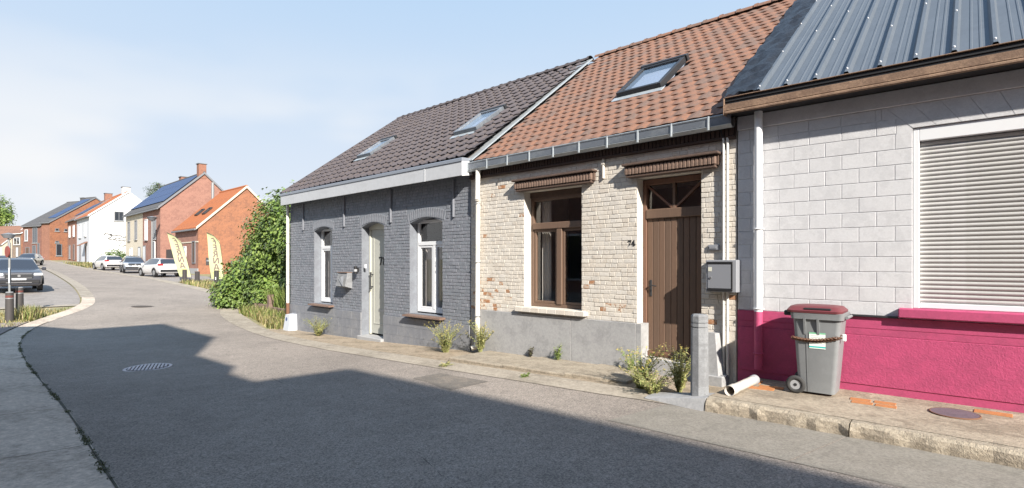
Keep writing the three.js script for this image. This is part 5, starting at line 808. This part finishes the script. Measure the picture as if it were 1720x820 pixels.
function crown(seed, lobes, perLobe, size, cols, o = {}) {     // lobes: [x,y,z,rx,ry,rz]; leaf clumps through each lobe, denser outside
  const r = rng(seed), L = [];
  for (const [x, y, z, rx, ry, rz, k = 1] of lobes) {
    const clumps = Math.round(perLobe * k);
    for (let c = 0; c < clumps; c++) {
      let a = r() * 2 * Math.PI, b = Math.acos(2 * r() - 1), q = Math.pow(r(), o.shell ?? .22), d = [Math.sin(b) * Math.cos(a), Math.cos(b), Math.sin(b) * Math.sin(a)], bump = .9 + .16 * Math.sin(a * 5 + y * 3) * Math.sin(b * 6 + x);
      const cp = [x + d[0] * rx * q * bump, y + d[1] * ry * q * bump, z + d[2] * rz * q * bump], cs = size * (2.6 + r() * 2.4), col = cols[Math.floor(r() * cols.length)], tw = .8 + r() * .4;
      for (let i = 0; i < (o.per ?? 9); i++) { const e = [(r() - .5), (r() - .5) * .8, (r() - .5)]; if (o.floor && cp[1] + e[1] * cs < o.floor) continue; L.push({ p: [cp[0] + e[0] * cs, cp[1] + e[1] * cs, cp[2] + e[2] * cs], n: [d[0] * .8 + e[0] * 1.3 + (r() - .5) * .7, .75 + d[1] * .6 + (r() - .5) * .7, d[2] * .8 + e[2] * 1.3 + (r() - .5) * .7], s: size * (.7 + r() * .6), c: scalec(col, tw * (.85 + r() * .3)), w: o.w }); }
    }
  }
  return leaves(L, seed + 1);
}
const GREEN = [[.15, .235, .04], [.18, .27, .05], [.125, .205, .035], [.23, .305, .065], [.17, .25, .045]];
{ const t = thing('hedge_bush', 'big leafy green bush spilling toward the road beside the grey house', 'bush');
  const lob = [[-25.3, .3, -1.45, 1.25, .95, 1.1, .8], [-24.4, .9, -1.9, 1.3, 1.35, 1.25, 1.1], [-23.3, 1.75, -2.2, 1.5, 1.85, 1.35, 1.3], [-22.3, 2.6, -2.1, 1.7, 2.1, 1.3, 1.3], [-21.0, 2.9, -2.1, 1.6, 1.8, 1.2, 1.3], [-19.7, 2.9, -2.1, 1.5, 1.75, 1.1, 1.3], [-18.4, 2.7, -2.3, 1.3, 1.8, 1.1, 1.1], [-22.6, .5, -1.9, 1.7, 1.0, .9, 1], [-20.8, .9, -2.3, 1.5, 1.3, .9, 1], [-19.2, 1.0, -2.3, 1.4, 1.4, .9, .9], [-23.5, 1.8, -4.2, 1.8, 2.1, 1.5, .8], [-21, 2.6, -4.2, 1.9, 1.9, 1.5, .8], [-18.8, 2.7, -4.4, 1.6, 1.9, 1.5, .7], [-25.6, .7, -4.0, 1.4, 1.5, 1.4, .8]];
  part('foliage', crown(41, lob, 520, .12, GREEN, { shell: .13, per: 12, floor: -.42 }), M.leafMat, t);
  const br = []; for (const [x, y, z] of lob) br.push(tube([[-21.8 + (x + 21.8) * .3, -.5, -3.4], [lerp(-21.8, x, .6), y * .4, lerp(-3.4, z, .6)], [x, y, z]], .06, 6, 8)); part('branches', merge(br), M.bark, t); }
{ const t = thing('hedge', 'clipped green hedge below the white gable', 'hedge'); part('foliage', crown(43, [[-94, 2.3, -9.6, 2.2, 1.4, 1.6], [-91.5, 1.9, -9.8, 2.4, 1.1, 1.4], [-89, 1.8, -10, 2.2, 1.0, 1.4]], 170, .22, [[.11, .19, .03], [.14, .21, .04]], { per: 8, floor: .9 }), M.leafMat, t); part('stems', merge([bar([-94, .8, -9.6], [-94, 2.4, -9.6], .1), bar([-91, .8, -9.8], [-91, 2, -9.8], .1)]), M.bark, t); }
{ const t = thing('cedar_tree', 'dark cedar tree with layered drooping branches behind the cream house', 'tree', [-88, 1.2, -13.5]); const lob = [], br = [bar([0, -.5, 0], [0, 11.6, 0], .28, 8, .05)], r = rng(8); for (let k = 0; k < 34; k++) { const y = 2.2 + k * .28, L = 4.0 * (1 - k / 42) * (.75 + r() * .5), a = r() * 6.283; const e = [Math.cos(a) * L, y - .25 * L * .3, Math.sin(a) * L]; br.push(tube([[0, y, 0], [e[0] * .5, y + .12, e[2] * .5], e], .05, 5, 6)); for (const f of [.45, .75, 1]) lob.push([e[0] * f, y - .05 * f, e[2] * f, .8, .22, .8, .28]); } part('trunk', br[0], M.bark, t); part('limbs', merge(br.slice(1)), M.bark, t); part('crown', crown(47, lob, 34, .22, [[.05, .085, .035], [.065, .105, .04]], { per: 7, w: .2 }), M.leafMat, t); }
{ const t = thing('broadleaf_tree', 'round green tree rising behind the far brown roofs', 'tree', [-170, 2.6, -4.6]); part('trunk', bar([0, -.3, 4], [0, 9, 4], .4, 8, .2), M.bark, t); part('limbs', merge([bar([0, 6, 4], [2, 12, 3], .2), bar([0, 6, 4], [-2, 11, 5], .2), bar([0, 7, 4], [0, 14, 5], .2)]), M.bark, t); part('crown', crown(49, [[0, 11.5, 4, 3.6, 3.4, 3.4], [2, 9.6, 3, 2.6, 2.4, 2.6], [-2.4, 10, 5, 2.8, 2.6, 2.8]], 200, .4, GREEN, { per: 8 }), M.leafMat, t); }
// weeds along the walls
function weed(x, y, z, hgt, sp, n, seed, label, cols, flower) {
  const t = thing('weed', label, 'weed', [x, y, z], 0, 'weeds growing from the pavement'), r = rng(seed), st = [], L = [], F = [];
  for (let k = 0; k < n; k++) { const a = r() * 6.283, q = sp * Math.sqrt(r()), e = [Math.cos(a) * q, hgt * (.45 + r() * .55), Math.sin(a) * q], m = [e[0] * .35, e[1] * .55, e[2] * .35]; st.push(bar([e[0] * .1, -.02, e[2] * .1], m, .004, 4, .003), bar(m, e, .003, 4, .0015)); const nl = 16 + Math.floor(r() * 8); for (let i = 0; i < nl; i++) { const f = .15 + .85 * i / nl, p = f < .55 ? [0, 1, 2].map((c) => lerp([e[0] * .1, 0, e[2] * .1][c], m[c], f / .55)) : [0, 1, 2].map((c) => lerp(m[c], e[c], (f - .55) / .45)); L.push({ p: [p[0] + (r() - .5) * .05, p[1] + (r() - .5) * .03, p[2] + (r() - .5) * .05], n: [r() - .5, .7, r() - .5], s: .034 + r() * .04 * (1.3 - f), c: scalec(cols[Math.floor(r() * cols.length)], .8 + r() * .4), w: .22 }); } if (flower) for (let i = 0; i < 5; i++) F.push({ p: [e[0] + (r() - .5) * .05, e[1] + (r() - .5) * .05, e[2] + (r() - .5) * .05], n: [r() - .5, 1, r() - .5], s: .016 + r() * .012, c: flower, w: .5 }); }
  part('stems', merge(st), M.stemMat, t); part('foliage', leaves(L, seed + 1), M.leafMat, t).userData.kind = 'stuff'; if (F.length) part('flowers', leaves(F, seed + 2), M.leafMat, t).userData.kind = 'stuff'; return t;
}
const WG = [[.34, .37, .13], [.40, .39, .16], [.25, .30, .09], [.44, .39, .17]], WF = [[.19, .28, .06], [.15, .24, .05], [.25, .31, .09]], YEL = [.62, .5, .12];
weed(-14.3, H(-14.3), .32, .6, .5, 44, 61, 'spreading pale weed at the foot of the grey wall under its far window', WG);
weed(-8.62, H(-8.6), .42, .66, .46, 54, 63, 'tall pale weed before the grey wall beside the white downpipe', WG, YEL);
weed(-7.78, H(-7.8) + .08, .22, .66, .3, 40, 65, 'yellowing weed rooted beside the foot of the white downpipe', WG, YEL);
weed(-3.72, H(-3.7), 1.05, .6, .34, 56, 67, 'bushy green weed at the end of the stone footway', [...WF, ...WG], YEL);
weed(-3.20, H(-3.2) + .05, .98, .62, .27, 50, 69, 'tall yellow flowering weed growing against the stone bollard', WG, YEL);
weed(-3.45, H(-3.4), 1.22, .36, .36, 44, 70, 'low dry weed in front of the door step', WG);
weed(-6.55, H(-6.5) + .07, .12, .2, .08, 9, 71, 'tiny dark weed at the foot of the bluestone plinth', [[.08, .07, .05]]);
weed(-5.88, H(-5.9) + .07, .14, .3, .1, 12, 73, 'small fresh green weed by the plinth joint', WF);
weed(-4.42, H(-4.4), .16, .42, .12, 10, 75, 'thin dark green weed by the corner of the door step', WF);
weed(-5.5, H(-5.5), 1.42, .07, .12, 8, 77, 'flat green tuft in the edging strip below the footway', WF);
weed(-7.35, H(-7.3), 1.52, .07, .2, 10, 79, 'flat yellowish tuft in the edging strip near the grey wall', WG);
// tall grass, dry verge and gutter moss: nobody could count the blades
function blades(seed, n, where, hmin, hmax, cols, wd = .008) { const r = rng(seed), pos = [], nor = [], col = []; for (let k = 0; k < n; k++) { const q = where(r); if (!q) continue; const [x, y, z] = q, hh = lerp(hmin, hmax, r()), a = r() * 6.283, dx = Math.cos(a) * wd, dz = Math.sin(a) * wd, lx = (r() - .5) * hh * .7, lz = (r() - .5) * hh * .7, c = scalec(cols[Math.floor(r() * cols.length)], .75 + r() * .5), A = [x - dx, y, z - dz], B = [x + dx, y, z + dz], m = [x + lx * .35, y + hh * .6, z + lz * .35], C = [m[0] + dx * .7, m[1], m[2] + dz * .7], D = [m[0] - dx * .7, m[1], m[2] - dz * .7], E = [x + lx, y + hh, z + lz]; for (const p of [A, B, C, A, C, D, D, C, E]) { pos.push(...p); nor.push(-dz / wd * .6, .6, dx / wd * .6); col.push(...c); } } const g = new THREE.BufferGeometry(); g.setAttribute('position', new THREE.Float32BufferAttribute(pos, 3)); g.setAttribute('normal', new THREE.Float32BufferAttribute(nor, 3)); g.setAttribute('color', new THREE.Float32BufferAttribute(col, 3)); g.setAttribute('uv', new THREE.Float32BufferAttribute(new Float32Array(pos.length / 3 * 2), 2)); return g; }
const stuff = (name, g, label, cat) => tag(part(name, g, M.leafMat), label, cat, null, 'stuff');
const DRY = [[.42, .34, .16], [.36, .31, .13], [.30, .27, .10], [.46, .38, .21]], MIXG = [[.17, .22, .05], [.22, .25, .07], [.32, .29, .11], [.13, .19, .04]], TALL = [[.18, .27, .05], [.23, .30, .07], [.29, .31, .09], [.15, .23, .045]];
stuff('tall_grass', blades(81, 4200, (r) => { const x = lerp(-21.6, -17.2, r()), z = lerp(-2.1, -1.2, r()); return [x, H(x) - .03, z]; }, .5, 1.35, TALL, .014), 'tall bright green grass behind the low timber rail', 'grass');
stuff('verge_grass', blades(83, 9000, (r) => { const x = lerp(-24.5, -16.9, Math.sqrt(r())), z = lerp(-1.5, zRight(x) - .72 - .25 * sstep(-16, -21, x) + .1 * r(), r()); return [x, H(x) - .04, z]; }, .06, .34, [...MIXG, ...DRY], .012), 'patchy green and dry grass between the timber rail and the edging strip', 'grass');
stuff('verge_grass', blades(84, 2600, (r) => { const x = lerp(-22.6, -17.0, r()), z = lerp(-1.1, -.55, r()); return [x, H(x) - .03, z]; }, .12, .5, [...MIXG, ...TALL, ...DRY], .012), 'rough tall grass growing in front of the low timber rail', 'grass');
stuff('dry_grass', blades(85, 4200, (r) => { const x = lerp(-40.5, -29, r()), z = lerp(-6.4, zRight(x) - .55, Math.sqrt(r())); return [x, H(x) - .05, z]; }, .08, .4, [...DRY, ...DRY, ...MIXG], .02), 'dry straw coloured grass around the wooden posts', 'grass');
stuff('dry_grass', blades(86, 1600, (r) => { const x = lerp(-100, -76, r()), z = lerp(-7.4, zRight(x) - .55, r()); return [x, H(x) - .05, z]; }, .1, .4, [...DRY, ...MIXG], .05), 'dry verge before the white house', 'grass');
stuff('verge_grass', blades(87, 2200, (r) => { const x = lerp(-27.4, -22.6, r()), z = lerp(zLeft(x) + .5, 8, Math.pow(r(), 1.3)); return [x, H(x), z]; }, .03, .15, [...MIXG, ...DRY, ...DRY], .012), 'weedy grass around the black road bollards', 'grass');
stuff('tall_weeds', blades(88, 600, (r) => { const a = r() * 6.283, q = Math.sqrt(r()) * .75, x = -25.4 + Math.cos(a) * q, z = 5.45 + Math.sin(a) * q * .5; return [x, H(x), z]; }, .15, .5, [...MIXG, ...DRY], .012), 'tall weeds at the foot of the black bollard', 'grass');
stuff('gutter_moss', blades(89, 9000, (r) => { const x = lerp(-21.8, -4.6, r()), k = Math.sin(x * 1.7) + Math.sin(x * 4.3 + 1) + .7 * Math.sin(x * 11 + 2) + .6 * Math.sin(x * 23); if (k < -.7 + 1.9 * r() + .4 * sstep(-17, -11, x)) return null; const q = r() + r() - 1; return [x, H(x) + .008, zLeft(x) + .002 + q * .03 * (1 + clamp(k) * .6)]; }, .004, .016, [[.10, .12, .03], [.13, .15, .04], [.07, .08, .03]], .006), 'moss and weeds in the seam beside the worn gutter', 'moss');
structure('road_seam', sheet(-24, 14, (x) => zLeft(x) - .016 - .005 * Math.sin(x * 9) - .003 * Math.sin(x * 31), (x) => zLeft(x) + .006 + .005 * Math.sin(x * 13) + .003 * Math.sin(x * 41), .0125, 1), M.seam ?? (M.seam = mat(mottled([.05, .048, .035], { other: [.09, .085, .06], amount: .8, fine: .4, metres: .4 }), {})), 'dark soil filled seam between the asphalt and the gutter');
renderer.render(scene, camera);
